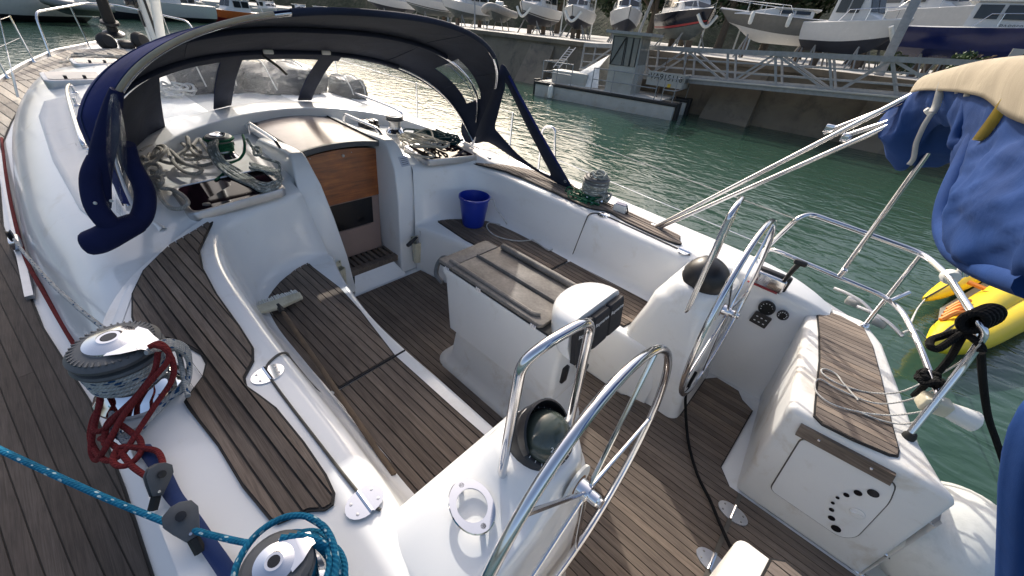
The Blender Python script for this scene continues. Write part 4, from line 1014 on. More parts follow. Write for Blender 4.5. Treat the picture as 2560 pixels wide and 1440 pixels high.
m = MB(); rows = [[at(px, py, x=.50) for px, py in r] for r in (((247, 520), (272, 500), (296, 498), (300, 512)), ((255, 530), (285, 540), (305, 545), (318, 540)), ((270, 540), (290, 560), (312, 566), (322, 560)))]
m.grid(rows).build('folded_window', 'clear_vinyl', ho)
for px, py in ((238, 508), (278, 502)):
    m = MB(); m.lathe([(.008, 0), (.006, .004), (0, .004)], at(px, py, x=.53), 10, (1, -.3, .2)); m.build('press_stud', 'alloy', ho)

# ---- portlights in the coachroof side, handrail, foredeck hatches
def portlight(px):
    q = []
    for x, y in px:
        d = ray_b(x, y); lo, hi = .5, 9.0
        def g(t): p = CAMB + d * t; return -p.y - (interp([(-2.5, 1.92), (-.8, 1.955), (.35, 1.90), (.95, 1.82), (1.45, 1.79)], p.x) - (p.z - .555) * .24)
        for _ in range(50):
            mid_ = (lo + hi) / 2
            if g(mid_) > 0: hi = mid_
            else: lo = mid_
        q.append(CAMB + d * lo)
    ctr = sum(q, Vector()) / len(q)
    def lp(k, d):
        out = []
        for i in range(len(q)):
            a_, b_, c_ = q[i - 1], q[i], q[(i + 1) % len(q)]; p1 = b_.lerp(a_, .28); p2 = b_.lerp(c_, .28)
            for s in range(5): t = s / 4; w = p1 * (1 - t) ** 2 + b_ * 2 * t * (1 - t) + p2 * t * t; out.append(ctr + (w - ctr) * k + Vector((0, -d, d * .3)))
        return out
    m = MB(); m.grid([lp(1.12, -.01), lp(1.10, .006), lp(1.0, .010), lp(.97, .004)], closeu=True); f_ = m.build('portlight', 'gelcoat', Y, sharp=45)
    g = MB(); g.cap(lp(.985, .007)); g.build('pane', 'smoked_acrylic', f_, smooth=False)
portlight([(63, 528), (78, 545), (92, 600), (88, 632), (75, 620), (56, 560)])
portlight([(163, 762), (200, 800), (240, 850), (215, 890), (190, 880), (160, 830), (156, 790)])
hr_ = [at(214, 372, z=1.01), at(200, 340, z=1.075), at(175, 260, z=1.10), at(168, 225, z=1.10), at(174, 212, z=1.08), at(180, 218, z=1.06)]
m = MB(); m.tube(cr(hr_, 6), .016, 10); hb_ = m.build('coachroof_handrail', 'steel', Y)
for px, py in ((214, 375), (195, 313), (182, 264), (178, 232)):
    p = at(px, py, z=1.03); m = MB(); m.lathe([(.028, 0), (.02, .01), (.011, .014), (.011, .07)], p + Vector((0, .03, 0)), 10); m.build('rail_foot', 'steel', hb_)
m = MB(); m.tube(cr([Vector((p.x, -p.y, p.z)) for p in hr_], 6), .016, 10); m.build('coachroof_handrail', 'steel', Y)
for x0, x1, y0, y1 in ((-4.3, -3.75, -1.42, -.9), (-5.6, -5.1, -1.05, -.55)):
    z = interp([(-6, .995), (-4, 1.05), (-2, 1.07)], (x0 + x1) / 2) - .0
    m = MB(); m.prism(rrect(x0, x1, y0, y1, .08), z - .08, z + .02); h = m.build('foredeck_hatch', 'alloy', Y, bevel=.01)
    m = MB(); m.prism(rrect(x0 + .04, x1 - .04, y0 + .04, y1 - .04, .06), z + .015, z + .026); m.build('pane', 'slide_acrylic', h, smooth=False)
    for yy in (.35, .65):
        m = MB(); m.box((x1 - .09, lerp(y0, y1, yy), z + .04), (.05, .03, .03)); m.build('catch', 'black_plastic', h, bevel=.006)
# mast, vang, boom with its sail bag (above the frame, it shades the port side)
MX = -5.55
m = MB(); rows = []
for z in (1.0, 17.0): rows.append([(MX + .14 * math.cos(t), .085 * math.sin(t), z) for t in [2 * math.pi * k / 24 for k in range(24)]])
m.grid(rows, closeu=True); ms = m.build('mast', 'white_plastic', Y)
m = MB(); m.box((MX + .142, .0, 5), (.012, .03, 8)); m.build('sail_track', 'black_plastic', ms, smooth=False)
m = MB(); m.lathe([(.075, 0), (.075, .03), (.06, .04), (.05, .09), (.06, .10), (.06, .12), (.02, .125)], (MX + .05, -.09, 1.75), 20, (0, -1, 0)); m.build('mast_winch', 'black_plastic', ms, sharp=35)
m = MB(); m.lathe([(.03, .12), (.03, .13), (0, .13)], (MX + .05, -.09, 1.75), 14, (0, -1, 0)); m.build('winch_cap', 'alloy', ms)
m = MB(); m.box((MX + .03, -.088, 1.55), (.10, .02, .20)); m.build('mast_fitting', 'black_plastic', ms, bevel=.01)
BG0, BG1 = Vector((MX + .15, 0, 2.32)), Vector((1.05, 0, 2.42))
m = MB(); m.tube([BG0, BG1], .085, 16); bo = m.build('boom', 'white_plastic', Y)
m = MB(); rows = []
for k in range(25):
    f = k / 24; c = BG0.lerp(BG1, f); h = lerp(.85, .50, f); w = lerp(.24, .16, f) * (1 + .10 * math.sin(k * 1.9))
    rows.append([c + Vector((0, w * math.sin(t) * (1 if math.cos(t) < .3 else .75), (.0 - .06) + h * (1 - math.cos(t)) / 2)) for t in [2 * math.pi * j / 16 for j in range(16)]])
m.grid(rows, closeu=True); m.cap(rows[0]); m.cap(rows[-1]); m.build('sail_bag', 'sail_bag', bo, sharp=80)
m = MB(); m.tube([(MX + .17, 0, 1.14), (MX + 1.25, 0, 2.36)], .055, 12); m.build('vang_strut', 'white_plastic', Y)
for dx, dy in ((.20, .10), (.24, -.10), (.28, .05), (.22, .16)):
    m = MB(); m.tube([(MX + dx, dy, 1.08), (MX + .12, dy * .6, 2.9)], .006, 6); m.build('halyard', 'rope_white', Y)
# shrouds
for a_, b_ in (((-5.2, -1.95, .66), (-5.4, -.15, 9)), ((-5.0, -1.7, .68), (-5.45, -.1, 7)), ((-5.2, 1.95, .66), (-5.4, .15, 9)), ((-5.0, 1.7, .68), (-5.45, .1, 7))):
    m = MB(); m.tube([a_, b_], .005, 6); sh = m.build('shroud', 'steel', Y)
    d = (Vector(b_) - Vector(a_)).normalized(); m = MB(); m.tube([Vector(a_), Vector(a_) + d * .28], .013, 8); m.build('turnbuckle', 'steel', sh)
# furling drum, anchor gear and foredeck bundles
m = MB(); m.lathe([(.16, 0), (.17, .04), (.09, .08), (.08, .16), (.15, .20), (.14, .24), (.03, .26)], (-8.95, -.05, .98), 20, (.25, 0, 1)); m.build('furling_drum', 'black_plastic', Y, sharp=35)
m = MB(); m.tube([(-8.9, -.05, 1.15), (-8.5, -.05, 2.3), (-7, 0, 8)], [.10, .06, .05], 12); m.build('furled_genoa', 'black_rubber', Y)
m = MB(); m.lathe([(.0, -.10), (.12, -.09), (.17, -.03), (.17, .03), (.12, .09), (0, .10)], (-8.55, .26, .92), 18, (.7, .6, .2)); m.build('windlass_wheel', 'black_rubber', Y)
m = MB(); m.lathe([(.0, -.10), (.10, -.09), (.15, -.03), (.15, .03), (.10, .09), (0, .10)], (-8.5, -.26, .91), 18, (.7, .3, .2)); m.build('windlass_wheel', 'black_rubber', Y)
m = MB(); m.box((-8.55, .02, .86), (.30, .22, .14)); m.build('windlass', 'black_plastic', Y, bevel=.04)
for k in range(7):
    x = random.uniform(-7.6, -6.9); y = random.uniform(-.9, .6); m = MB()
    m.tube(cr([(x + random.uniform(-.3, .3), y + random.uniform(-.3, .3), .79 + random.uniform(0, .04)) for _ in range(7)], 5), .016, 6); m.build('foredeck_line', 'rope_grey', Y)
# bow pulpit, stanchions, lifelines
def stan(x, y, z0, h=.62, lean=0):
    m = MB(); m.tube([(x, y, z0), (x, y + lean, z0 + h)], .0125, 8); s_ = m.build('stanchion', 'steel', Y)
    m = MB(); m.lathe([(.03, 0), (.03, .015), (.018, .03), (.016, .08)], (x, y, z0), 10); m.build('stanchion_base', 'steel', s_)
SX = [-7.3, -6.2, -4.2, -2.2, -.3]
for sg in (-1, 1):
    for x in SX: stan(x, sg * (interp(GUN, x) - .07), zdeck(x) + .02)
    for hh in (.34, .61):
        pts = [Vector((x, sg * (interp(GUN, x) - .07), zdeck(x) + .02 + hh)) for x in SX]
        m = MB(); m.tube(pts, .0035, 6); m.build('lifeline', 'steel', Y)
m = MB(); m.tube(fillet([(-7.9, -1.13, .74), (-8.0, -1.06, 1.36), (-9.45, -.22, 1.45), (-9.5, .22, 1.45), (-8.0, 1.06, 1.36), (-7.9, 1.13, .74)], .15, 5), .016, 10); m.build('bow_pulpit', 'steel', Y)
m = MB(); m.tube([(-8.85, -.5, .77), (-8.85, -.52, 1.41)], .014, 8); m.build('pulpit_leg', 'steel', Y)
m = MB(); m.tube([(-8.85, .5, .77), (-8.85, .52, 1.41)], .014, 8); m.build('pulpit_leg', 'steel', Y)
# starboard gate and the two wires that run aft to the pushpit
g0, g1, g2, g3 = at(1347, 420, y=2.22), at(1357, 318, y=2.22), at(1388, 318, y=2.22), at(1392, 430, y=2.22)
m = MB(); m.tube(fillet([Vector((g0.x, 2.22, .59)), g1, g2, Vector((g3.x, 2.22, .59))], .06, 6), .0135, 10); m.build('lifeline_gate', 'steel', Y)
E1, E2 = at(1990, 548, z=1.33), at(1925, 618, z=1.08)
m = MB(); m.tube([g2 + Vector((0, 0, -.02)), g2.lerp(E1, .5) + Vector((0, 0, -.02)), E1], .004, 6); m.build('lifeline', 'rope_white', Y)
m = MB(); m.tube([at(1395, 400, y=2.22), E2], .0035, 6); m.build('lifeline', 'steel', Y)
# pushpit, starboard
ptop = [Vector((2.78, 1.80, .62)), at(1992, 547, z=1.33), at(2025, 534, z=1.36), at(2310, 635, z=1.35), at(2372, 692, z=1.35), at(2444, 803, z=1.35), at(2464, 832, z=1.32), at(2420, 900, z=1.17), at(2268, 1092, z=.775)]
m = MB(); m.tube(fillet(ptop, .09, 6), .0155, 12); pp = m.build('pushpit', 'steel', Y)
pmid = [Vector((2.90, 1.66, .98)), at(1928, 620, z=1.08), at(2090, 690, z=1.08), at(2215, 742, z=1.08), at(2258, 780, z=1.08), at(2302, 870, z=1.06), at(2350, 1000, z=.98)]
m = MB(); m.tube(fillet(pmid, .08, 6), .0135, 12); m.build('mid_rail', 'steel', pp)
m = MB(); m.tube([at(2160, 816, z=.765), at(2306, 634, z=1.35)], .0135, 10); m.build('pushpit_leg', 'steel', pp)
m = MB(); m.lathe([(.03, 0), (.03, .012), (.017, .03)], at(2160, 818, z=.765), 12); m.build('leg_foot', 'steel', pp)
m = MB(); m.lathe([(.026, 0), (.026, .02), (.017, .04)], at(2268, 1095, z=.765), 12); m.build('leg_foot', 'black_rubber', pp)
m = MB(); m.tube([at(2225, 752, z=1.10), at(2272, 732, z=1.13)], .0125, 10); m.build('rod_holder', 'steel', pp)
m = MB(); m.lathe([(.035, -.02), (.04, 0), (.035, .02)], at(2375, 692, z=1.345), 14, (.4, -1, 0)); m.build('rail_clamp', 'white_plastic', pp)
m = MB(); m.tube([at(2430, 770, z=1.34), at(2440, 830, z=1.25), at(2445, 850, z=1.22)], .012, 8); m.build('rail_strut', 'steel', pp)
# stern mooring cleats on the quarter
for px, py in ((2128, 762), (2190, 812)):
    c = at(px, py, z=.62); m = MB(); m.tube(cr([c + Vector((-.15, .06, .05)), c + Vector((-.06, .02, .065)), c + Vector((.04, -.03, .065)), c + Vector((.14, -.10, .04))], 5), .013, 8); cl = m.build('mooring_cleat', 'alloy', Y)
    m = MB(); m.box(c + Vector((0, 0, .03)), (.10, .05, .07)); m.build('cleat_foot', 'alloy', cl, bevel=.012)
# horseshoe buoy light box on the pushpit leg
c = at(2335, 1010, z=.93); m = MB(); m.box(c, (.11, .07, .075), Matrix.Rotation(.3, 3, 'Z')); lb = m.build('rescue_light', 'cream_plastic', Y, bevel=.012, seg=3)
m = MB(); m.lathe([(.035, 0), (.045, .08), (.05, .13), (.03, .145), (0, .147)], c + Vector((.03, .02, -.01)), 18, (1, .25, -.1)); m.build('light_lens', 'white_plastic', lb, sharp=40)
# ---- folded bimini
def sec(y, pts, back, n=7):
    p = [at(px, py, y=y) for px, py in pts]
    return p
SEC = [(1.52, [(2262, 246), (2232, 270), (2216, 300), (2222, 335), (2235, 355), (2250, 350)], .10),
       (1.42, [(2282, 232), (2230, 262), (2196, 330), (2205, 375), (2245, 418), (2280, 405)], .16),
       (1.28, [(2306, 222), (2258, 258), (2228, 318), (2225, 365), (2270, 410), (2300, 380)], .20),
       (1.12, [(2334, 214), (2300, 245), (2296, 275), (2310, 300), (2335, 320), (2350, 310)], .22),
       (.92, [(2376, 204), (2350, 236), (2352, 268), (2372, 300), (2400, 322), (2420, 310)], .24),
       (.72, [(2420, 196), (2396, 228), (2388, 270), (2378, 330), (2400, 358), (2450, 352)], .27),
       (.48, [(2476, 190), (2452, 236), (2420, 330), (2388, 430), (2385, 500), (2440, 530)], .30),
       (.26, [(2530, 186), (2506, 250), (2452, 360), (2378, 470), (2360, 560), (2420, 620)], .30),
       (.04, [(2600, 184), (2576, 270), (2500, 400), (2400, 500), (2378, 612), (2470, 672)], .30),
       (-.18, [(2690, 186), (2670, 300), (2600, 450), (2500, 560), (2470, 668), (2580, 716)], .28),
       (-.42, [(2830, 196), (2810, 330), (2740, 500), (2640, 620), (2600, 700), (2740, 770)], .25),
       (-.62, [(3000, 220), (2980, 380), (2900, 560), (2800, 680), (2760, 760), (2900, 830)], .22)]
secs = []
for y, pts, bk in SEC:
    p = [at(px, py, y=y) for px, py in pts]; c = sum(p, Vector()) / len(p)
    p += [p[-1] + Vector((bk * .6, 0, .02)), c + Vector((bk * 1.5, 0, .0)), p[0] + Vector((bk * .7, 0, -.02))]
    secs.append(cr(p, 10, closed=True))
full = [[secs[i][j] for i in range(len(secs))] for j in range(len(secs[0]))]
full = [cr(r, 12) for r in full]; rows = [[full[j][i] for j in range(len(full))] for i in range(len(full[0]))]
m = MB(); out = []
for i, r in enumerate(rows):
    c = sum(r, Vector()) / len(r); rr = []
    for j, p in enumerate(r):
        n_ = noise.fractal(Vector((p.x * 9, p.y * 4.2, p.z * 9)), 1.0, 2.0, 3); f2 = math.sin(p.z * 46 + p.y * 9 + 3 * noise.noise(p * 3)) * .007
        q_ = Vector((p.x * 2.0, p.y * 5.5 + p.z * 3.0, p.z * 4.0 - p.y * 2.0)); rg = 1 - abs(noise.noise(q_)) * 2.2; q2 = Vector((p.y * 3.0, p.x * 6, p.z * 13 + p.y * 7)); rg2 = 1 - abs(noise.noise(q2)) * 2.4; fl = .026 * max(0, rg) ** 2 * (1 if p.y > .7 else .7) + .007 * max(0, rg2) ** 3 - .010
        rr.append(p + (p - c).normalized() * (.010 * n_ + f2 * .5 + fl) * min(1, min(j, len(r) - j) / 15))
    out.append(rr)
m.grid(out, closeu=True); m.cap(out[0]); m.cap(out[-1]); bi = m.build('bimini', 'blue_canvas', Y, sharp=80)
bi['label'] = 'royal blue bimini canvas folded and strapped to its steel bows'
def strip(secpts, d0, d1, mat, name, off=.02):
    rows = []
    for y, a_, b_ in secpts:
        p0, p1 = at(*a_, y=y), at(*b_, y=y); mid = p0.lerp(p1, .5) + Vector((-off, 0, off)); rows.append([p0 + Vector((off * 3, 0, -off)), p0 + Vector((0, 0, off)), mid, p1 + Vector((-off, 0, 0))])
    rr = [cr([r[k] for r in rows], 6) for k in range(4)]; rr = [[rr[k][i] for k in range(4)] for i in range(len(rr[0]))]
    m = MB(); m.grid([cr(r, 4) for r in rr]); o = m.build(name, mat, bi, sharp=80); o.modifiers.new('t', 'SOLIDIFY').thickness = .006; return o
strip([(1.20, (2318, 212), (2298, 236)), (1.06, (2345, 205), (2330, 230)), (.86, (2390, 194), (2385, 232)), (.60, (2446, 184), (2440, 238)), (.34, (2510, 180), (2500, 252)), (.10, (2580, 178), (2566, 300)), (-.2, (2700, 182), (2680, 340))], 0, 1, 'beige_canvas', 'sleeve', .036)
# looped fold of canvas
for pts, r in (([(2432, 235, .66), (2410, 300, .62), (2392, 345, .6), (2395, 362, .58), (2440, 368, .55), (2470, 350, .5)], .022), ([(2444, 340, .5), (2412, 400, .44), (2372, 490, .34), (2360, 560, .26), (2378, 618, .12), (2430, 658, -.04), (2500, 690, -.2), (2580, 716, -.34)], .027), ([(2425, 240, .7), (2446, 300, .62), (2462, 330, .58), (2476, 345, .55)], .024)):
    m = MB(); c = cr([at(px, py, y=y) for px, py, y in pts], 6); m.tube(c, r, 10); m.build('canvas_fold', 'blue_canvas', bi, sharp=80)
# hanging end at the near side
m = MB(); rows = []
for i, (py, x0) in enumerate(((985, 2572), (1010, 2552), (1060, 2526), (1120, 2510), (1200, 2500), (1300, 2497), (1400, 2494), (1520, 2488), (1640, 2486))):
    y = -.74 - .01 * i; e_ = [at(x0 + dx, py + dy, y=y) + Vector((0, dd, 0)) for dx, dy, dd in ((0, 0, 0), (8, -4, -.03), (50, -10, -.05), (110, -14, -.03), (200, -20, -.05))]
    e_ += [e_[-1] + Vector((.02, .12, 0)), e_[0] + Vector((.06, .10, 0))]; rows.append(cr(e_, 4, closed=True))
m.grid(rows, closeu=True); m.cap(rows[0]); m.build('hanging_end', 'blue_canvas', bi, sharp=80)
# webbing straps
def band(name, pts, w, mat, th=.003):
    P_ = cr([at(px, py, y=y) + (CAMB - at(px, py, y=y)).normalized() * .115 for px, py, y in pts], 6); m = MB(); rows = []
    for i, p in enumerate(P_):
        t_ = (P_[min(i + 1, len(P_) - 1)] - P_[max(i - 1, 0)]).normalized(); vw = (CAMB - p).normalized(); s_ = t_.cross(vw).normalized() * w / 2
        rows.append([p - s_, p + s_])
    m.grid(rows); o = m.build(name, mat, bi, sharp=80); sm_ = o.modifiers.new('t', 'SOLIDIFY'); sm_.thickness = th; return o
band('strap', [(2358, 206, 1.04), (2350, 230, 1.03), (2340, 265, 1.02), (2330, 282, 1.0)], .026, 'white_webbing')
band('strap', [(2330, 282, 1.0), (2312, 310, 1.0), (2300, 335, 1.0), (2290, 360, 1.0), (2284, 395, 1.0), (2272, 412, 1.0)], .018, 'white_webbing')
m = MB(); m.box(at(2322, 280, y=.98), (.035, .05, .02), Matrix.Rotation(.5, 3, 'Y')); m.build('strap_buckle', 'white_plastic', bi, bevel=.006)
band('strap', [(2448, 172, .8), (2440, 196, .76), (2428, 216, .72), (2420, 240, .70)], .022, 'white_webbing')
band('strap', [(2396, 232, .86), (2402, 206, .84), (2424, 190, .8), (2446, 178, .78)], .020, 'white_webbing')
band('strap', [(2600, 168, .2), (2560, 208, .26), (2520, 250, .30), (2480, 305, .34), (2446, 350, .40)], .026, 'yellow_webbing')
m = MB(); m.tube(cr([at(2300, 240, y=1.2), at(2345, 215, y=1.1), at(2400, 180, y=.95), at(2445, 168, y=.84), at(2455, 160, y=.82), at(2520, 172, y=.6), at(2600, 160, y=.3)], 5), .007, 8); m.build('lashing', 'rope_white', bi)
m = MB(); m.tube(cr([at(2305, 236, y=1.2), at(2360, 200, y=1.05), at(2420, 170, y=.9), at(2452, 175, y=.8), at(2440, 185, y=.78), at(2458, 168, y=.8)], 5), .008, 8); m.build('lashing', 'rope_white', bi)
# bimini bows
mt = at(1640, 566, z=.925)
def bow(p, q, r, nm='bimini_bow'):
    m = MB(); m.tube([p, q], r, 12); return m.build(nm, 'steel', bi)
bow(mt, at(2330, 212, y=1.30), .0135); bow(mt + Vector((.03, .01, 0)), at(2290, 285, y=1.34), .0135)
bow(at(2060, 332, y=1.42), at(2320, 232, y=1.30), .0125); bow(at(2112, 340, y=1.42), at(2260, 292, y=1.36), .0125)
for px, py in ((2075, 322), (2115, 345)):
    m = MB(); m.box(at(px, py, y=1.41), (.05, .03, .045)); m.build('bow_jaw', 'steel', bi, bevel=.008)
bow(at(2102, 684, z=1.10), at(2385, 292, y=1.25), .0135, 'bimini_strut'); m = MB(); m.lathe([(.017, 0), (.017, .05), (.012, .055)], at(2100, 690, z=1.09), 12, (.05, -.1, 1)); m.build('strut_socket', 'steel', bi)
bow(at(2404, 690, z=1.36), at(2392, 330, y=1.25), .017, 'bimini_strut'); bow(at(2414, 690, z=1.36), at(2404, 330, y=1.24), .012, 'bimini_strut')
m = MB(); m.box(mt + Vector((0, .02, -.01)), (.10, .04, .03)); m.build('bow_mount', 'steel', bi, bevel=.008)
# ================================================================== harbour (level frame)
WZ = -.80
m = MB(); m.grid([[(-600, -400, WZ), (-600, 600, WZ)], [(400, -400, WZ), (400, 600, WZ)]]); tag(m.build('water', 'water', None, smooth=False), None, None, kind='structure')
QY, QZ = 20.4, 1.60
# quay: sloped concrete wall with buttresses, apron behind
m = MB(); rows = []
xs = [-48 + k * 1.6 for k in range(44)]
for x in xs:
    j = .05 * noise.noise(Vector((x * .7, 0, 3)))
    rows.append([(x, QY - .9 + j, -3.0), (x, QY - .55 + j, -.6), (x, QY - .1 + j, 1.2), (x, QY - .1, QZ - .22), (x, QY - .22, QZ - .22), (x, QY - .22, QZ), (x, QY + .4, QZ)])
m.grid(rows); quay = tag(m.build('quay', 'concrete', None, smooth=False), None, None, kind='structure')
m = MB(); m.grid([[(-48, QY + .39, QZ - .002), (22, QY + .39, QZ - .002)], [(-48, 140, QZ + .2), (22, 140, QZ + .2)]]); ap = m.build('apron', 'apron', quay, smooth=False)
for x in (-14.2, -8.6, -2.4, 3.2, 8.4):
    m = MB(); w = .9
    a_ = [(x - w, QY - .15, 1.25), (x + w, QY - .15, 1.25), (x + w * 1.2, QY - 1.6, -1.2), (x - w * 1.2, QY - 1.6, -1.2), (x + w * 1.2, QY - .3, -1.2), (x - w * 1.2, QY - .3, -1.2)]
    b = m.verts(a_)
    for f in ((0, 1, 2, 3), (1, 4, 2), (0, 3, 5), (0, 5, 4, 1)): m.face([b + i for i in f])
    m.build('buttress', 'concrete', quay, smooth=False)
# far shore to port of the bow
m = MB(); m.grid([[(-130, -120, -1.5), (-95, 200, -1.5)], [(-130, -120, .9), (-95, 200, .9)], [(-180, -120, 1.2), (-180, 260, 1.2)]]); tag(m.build('far_shore', 'apron', None, smooth=False), None, None, kind='structure')

# ------------------------------------------------------------------ boats
def xf(loc, head):   # local x = bow
    return Matrix.Translation(loc) @ Matrix.Rotation(head, 4, 'Z')
def hull_rows(L, B, H, n=17, dead=.34, flare=1.0, full=.36, rake=.10):
    rows = []
    for i in range(n):
        s = i / (n - 1); q = max(0, (s - full) / (1 - full)); b = B / 2 * (.90 + .10 * min(1, s / full)) * max(.012, (1 - q ** 2.3)) ** .85
        sheer = H * (.88 + .20 * s * s); ch = H * (dead + .30 * q ** 2); kz = H * .62 * max(0, (s - .66) / .34) ** 2
        kz = min(kz, ch - .01); x = -L / 2 + L * s * (1 - rake)
        ex = rake * L * q ** 2
        rows.append([(x + ex * .0, 0, kz), (x + ex * .25, b * .45, lerp(kz, ch, .5)), (x + ex * .4, b * (.80 - .12 * q), ch), (x + ex * .65, b * (.94 - .08 * q), lerp(ch, sheer, .45)), (x + ex, b, sheer), (x + ex, b * .93, sheer + .04), (x + ex * .97, b * .86, sheer + .035)])
    return rows
def boat(name, label, cat, loc, head, L, B, H, top, bot, group=None, stands=True, cabin=None, glass='boat_glass', rail=True, stripe=None, canopy=None, deckmat='boat_white', fender=None, stand_h=.55, rake=.10, dead=.34):
    root = empty(name, mat=xf(loc, head)); tag(root, label, cat, group)
    R_ = hull_rows(L, B, H, rake=rake, dead=dead); z0 = stand_h if stands else -H * .30
    up = lambda r: [(x, y, z + z0) for x, y, z in r]
    for nm, a_, b_, mt_ in (('topsides', 2, 5, top), ('bottom', 0, 3, bot), ('rubbing_strake', 4, 7, deckmat)):
        m = MB()
        for sg in (-1, 1): m.grid([[(x, sg * y, z) for x, y, z in up(r)][a_:b_] for r in R_])
        if nm != 'rubbing_strake':
            t_ = [[(x, sg * y, z) for x, y, z in up(R_[0])] for sg in (1, -1)]; m.cap(t_[0][a_:b_] + t_[1][a_:b_][::-1])
        m.build(nm, mt_, root, sharp=45)
    m = MB(); m.grid([[(x, y * k, z + .05 * (1 - k * k) - .0) for k in (-1, -.6, 0, .6, 1)] for x, y, z in [up(r)[6] for r in R_]]); m.build('deck', deckmat, root, sharp=60)
    if stripe:
        m = MB()
        for sg in (-1, 1): m.grid([[(x, sg * (y + .006), z) for x, y, z in (Vector(up(r)[2]).lerp(Vector(up(r)[3]), .10), Vector(up(r)[2]).lerp(Vector(up(r)[3]), .38))] for r in R_])
        m.build('hull_stripe', stripe, root)
    zd = z0 + H * .93
    if cabin:
        cx0, cx1, cw, chh, slope = cabin
        def sec_(x, w, z, hh): return fillet([(x, -w, z), (x, -w * .86, z + hh), (x, w * .86, z + hh), (x, w, z)], .08, 3)
        m = MB(); rws = [sec_(cx0 + .02, cw, zd - .1, chh * .94), sec_(cx0 + .1, cw, zd - .1, chh), sec_(cx1 - slope, cw * .94, zd - .05, chh), sec_(cx1, cw * .86, zd, chh * .30), sec_(cx1 + .5, cw * .6, zd, chh * .12)]
        m.grid(rws); m.cap(rws[0]); cb = m.build('cabin', deckmat, root, sharp=45)
        m = MB(); m.prism(rrect(cx0 - .25, cx1 - slope + .12, -cw * .92, cw * .92, .15, 3), zd - .1 + chh, zd - .04 + chh); m.build('cabin_roof', deckmat, root, bevel=.02)
        for sg in (-1, 1):
            nwin = 2 if cx1 - slope - cx0 > 1.2 else 1; span = (cx1 - slope - cx0 - .25)
            for k in range(nwin):
                x0 = cx0 + .18 + span * k / nwin; x1 = cx0 + .18 + span * (k + .86) / nwin; m = MB()
                q = [(x0, sg * (cw * .955 + .012), zd + chh * .32), (x1, sg * (cw * .94 + .012), zd + chh * .32), (x1 + (.12 if k == nwin - 1 else 0) * 0, sg * (cw * .885 + .014), zd - .1 + chh * .90), (x0, sg * (cw * .90 + .012), zd - .1 + chh * .90)]
                m.cap(q); m.cap([(a_[0], a_[1] - sg * .01, a_[2]) for a_ in q]); m.build('window', glass, cb, smooth=False)
        m = MB(); e_ = .015
        for sg in (-1, 1):
            q = [(cx1 - .02 + e_ - (slope) * .12, sg * cw * .05, zd + chh * .40), (cx1 - .02 + e_ - slope * .12, sg * cw * .78, zd + chh * .38), (cx1 - slope + .05 + e_, sg * cw * .74, zd - .1 + chh * .93), (cx1 - slope + .05 + e_, sg * cw * .05, zd - .1 + chh * .95)]
            q = [(a_[0] + .03, a_[1], a_[2]) for a_ in q]; m.cap(q); m.cap([(a_[0] - .01, a_[1], a_[2] - .004) for a_ in q])
        m.build('windscreen', glass, cb, smooth=False)
    if canopy:
        m = MB(); c0, c1, cw, chh = canopy; rws = [fillet([(x, -cw, zd), (x, -cw * .8, zd + chh * f), (x, cw * .8, zd + chh * f), (x, cw, zd)], .15, 3) for x, f in ((c0, .3), (c0 + .4, .9), ((c0 + c1) / 2, 1), (c1 - .5, .8), (c1, .12))]
        m.grid(rws).build('canopy', canopy_mat, root, sharp=60)
    if rail:
        for sg in (-1, 1):
            pts = [Vector((x, sg * y * .9, z + .42)) for x, y, z in [up(r)[5] for r in R_[8:]]]; pts[-1] = Vector((pts[-1].x, 0, pts[-1].z)); b0 = up(R_[7])[5]
            m = MB(); m.tube([Vector((b0[0], sg * b0[1] * .95, b0[2]))] + pts, .016, 6); rl = m.build('bow_rail', 'steel', root)
            for k in (9, 11, 13):
                x, y, z = up(R_[k])[5]; m = MB(); m.tube([(x, sg * y * .93, z), (x, sg * y * .9, z + .42)], .012, 6); m.build('rail_post', 'steel', rl)
    if fender:
        x, y, z = up(R_[-2])[4]
        m = MB(); m.tube(cr([(x - .1, -.55, z - .25), (x + .02, -.25, z - .65), (x + .06, 0, z - .80), (x + .02, .25, z - .65), (x - .1, .55, z - .25)], 5), .085, 10); m.build('bow_fender', 'fender_white', root)
    if stands:
        for sx in (-.30, .18):
            for sg in (-1, 1):
                m = MB(); m.tube([(sx * L, sg * B * .42, 0), (sx * L, sg * B * .22, z0 + H * dead * .72)], .045, 6); m.tube([(sx * L + .35, sg * B * .36, 0), (sx * L, sg * B * .24, z0 + H * dead * .6)], .035, 6); m.build('stand', 'tank_grey', root)
            m = MB(); m.box((sx * L, 0, z0 * .5), (.22, .30, z0)); m.build('keel_block', 'timber', root)
    return root
canopy_mat = 'blue_cover'
G = 'boats laid up on the quay'
UP = -math.pi / 2     # bow towards the water
def gp(px, py): p = atw(px, py, z=QZ + .02); return Vector((p.x, p.y, QZ + .01))
def gy(px, y): # point on the apron at distance y under pixel column px (horizon row found by solving)
    lo, hi = -200, 600
    for _ in range(60):
        mid = (lo + hi) / 2; p = atw(px, mid, y=y)
        if p.z > QZ: lo = mid
        else: hi = mid
    p = atw(px, mid, y=y); return Vector((p.x, y, QZ + .01))
boat('motorboat', 'black hulled motorboat with red stripe and V-shaped white bow fender, bow towards the water', 'motorboat', gy(1700, 27.0), -.80, 6.0, 2.6, 1.42, 'black_paint', 'antifoul_grey', G, cabin=(-2.2, 1.0, 1.05, .9, .7), stripe='red_paint', fender=True)
boat('motorboat', 'plain white motorboat on stands just left of the black hulled one', 'motorboat', gy(1552, 26.8), -1.0, 5.2, 2.15, 1.28, 'boat_white', 'antifoul', G, cabin=(-1.8, .9, .85, .9, .6))
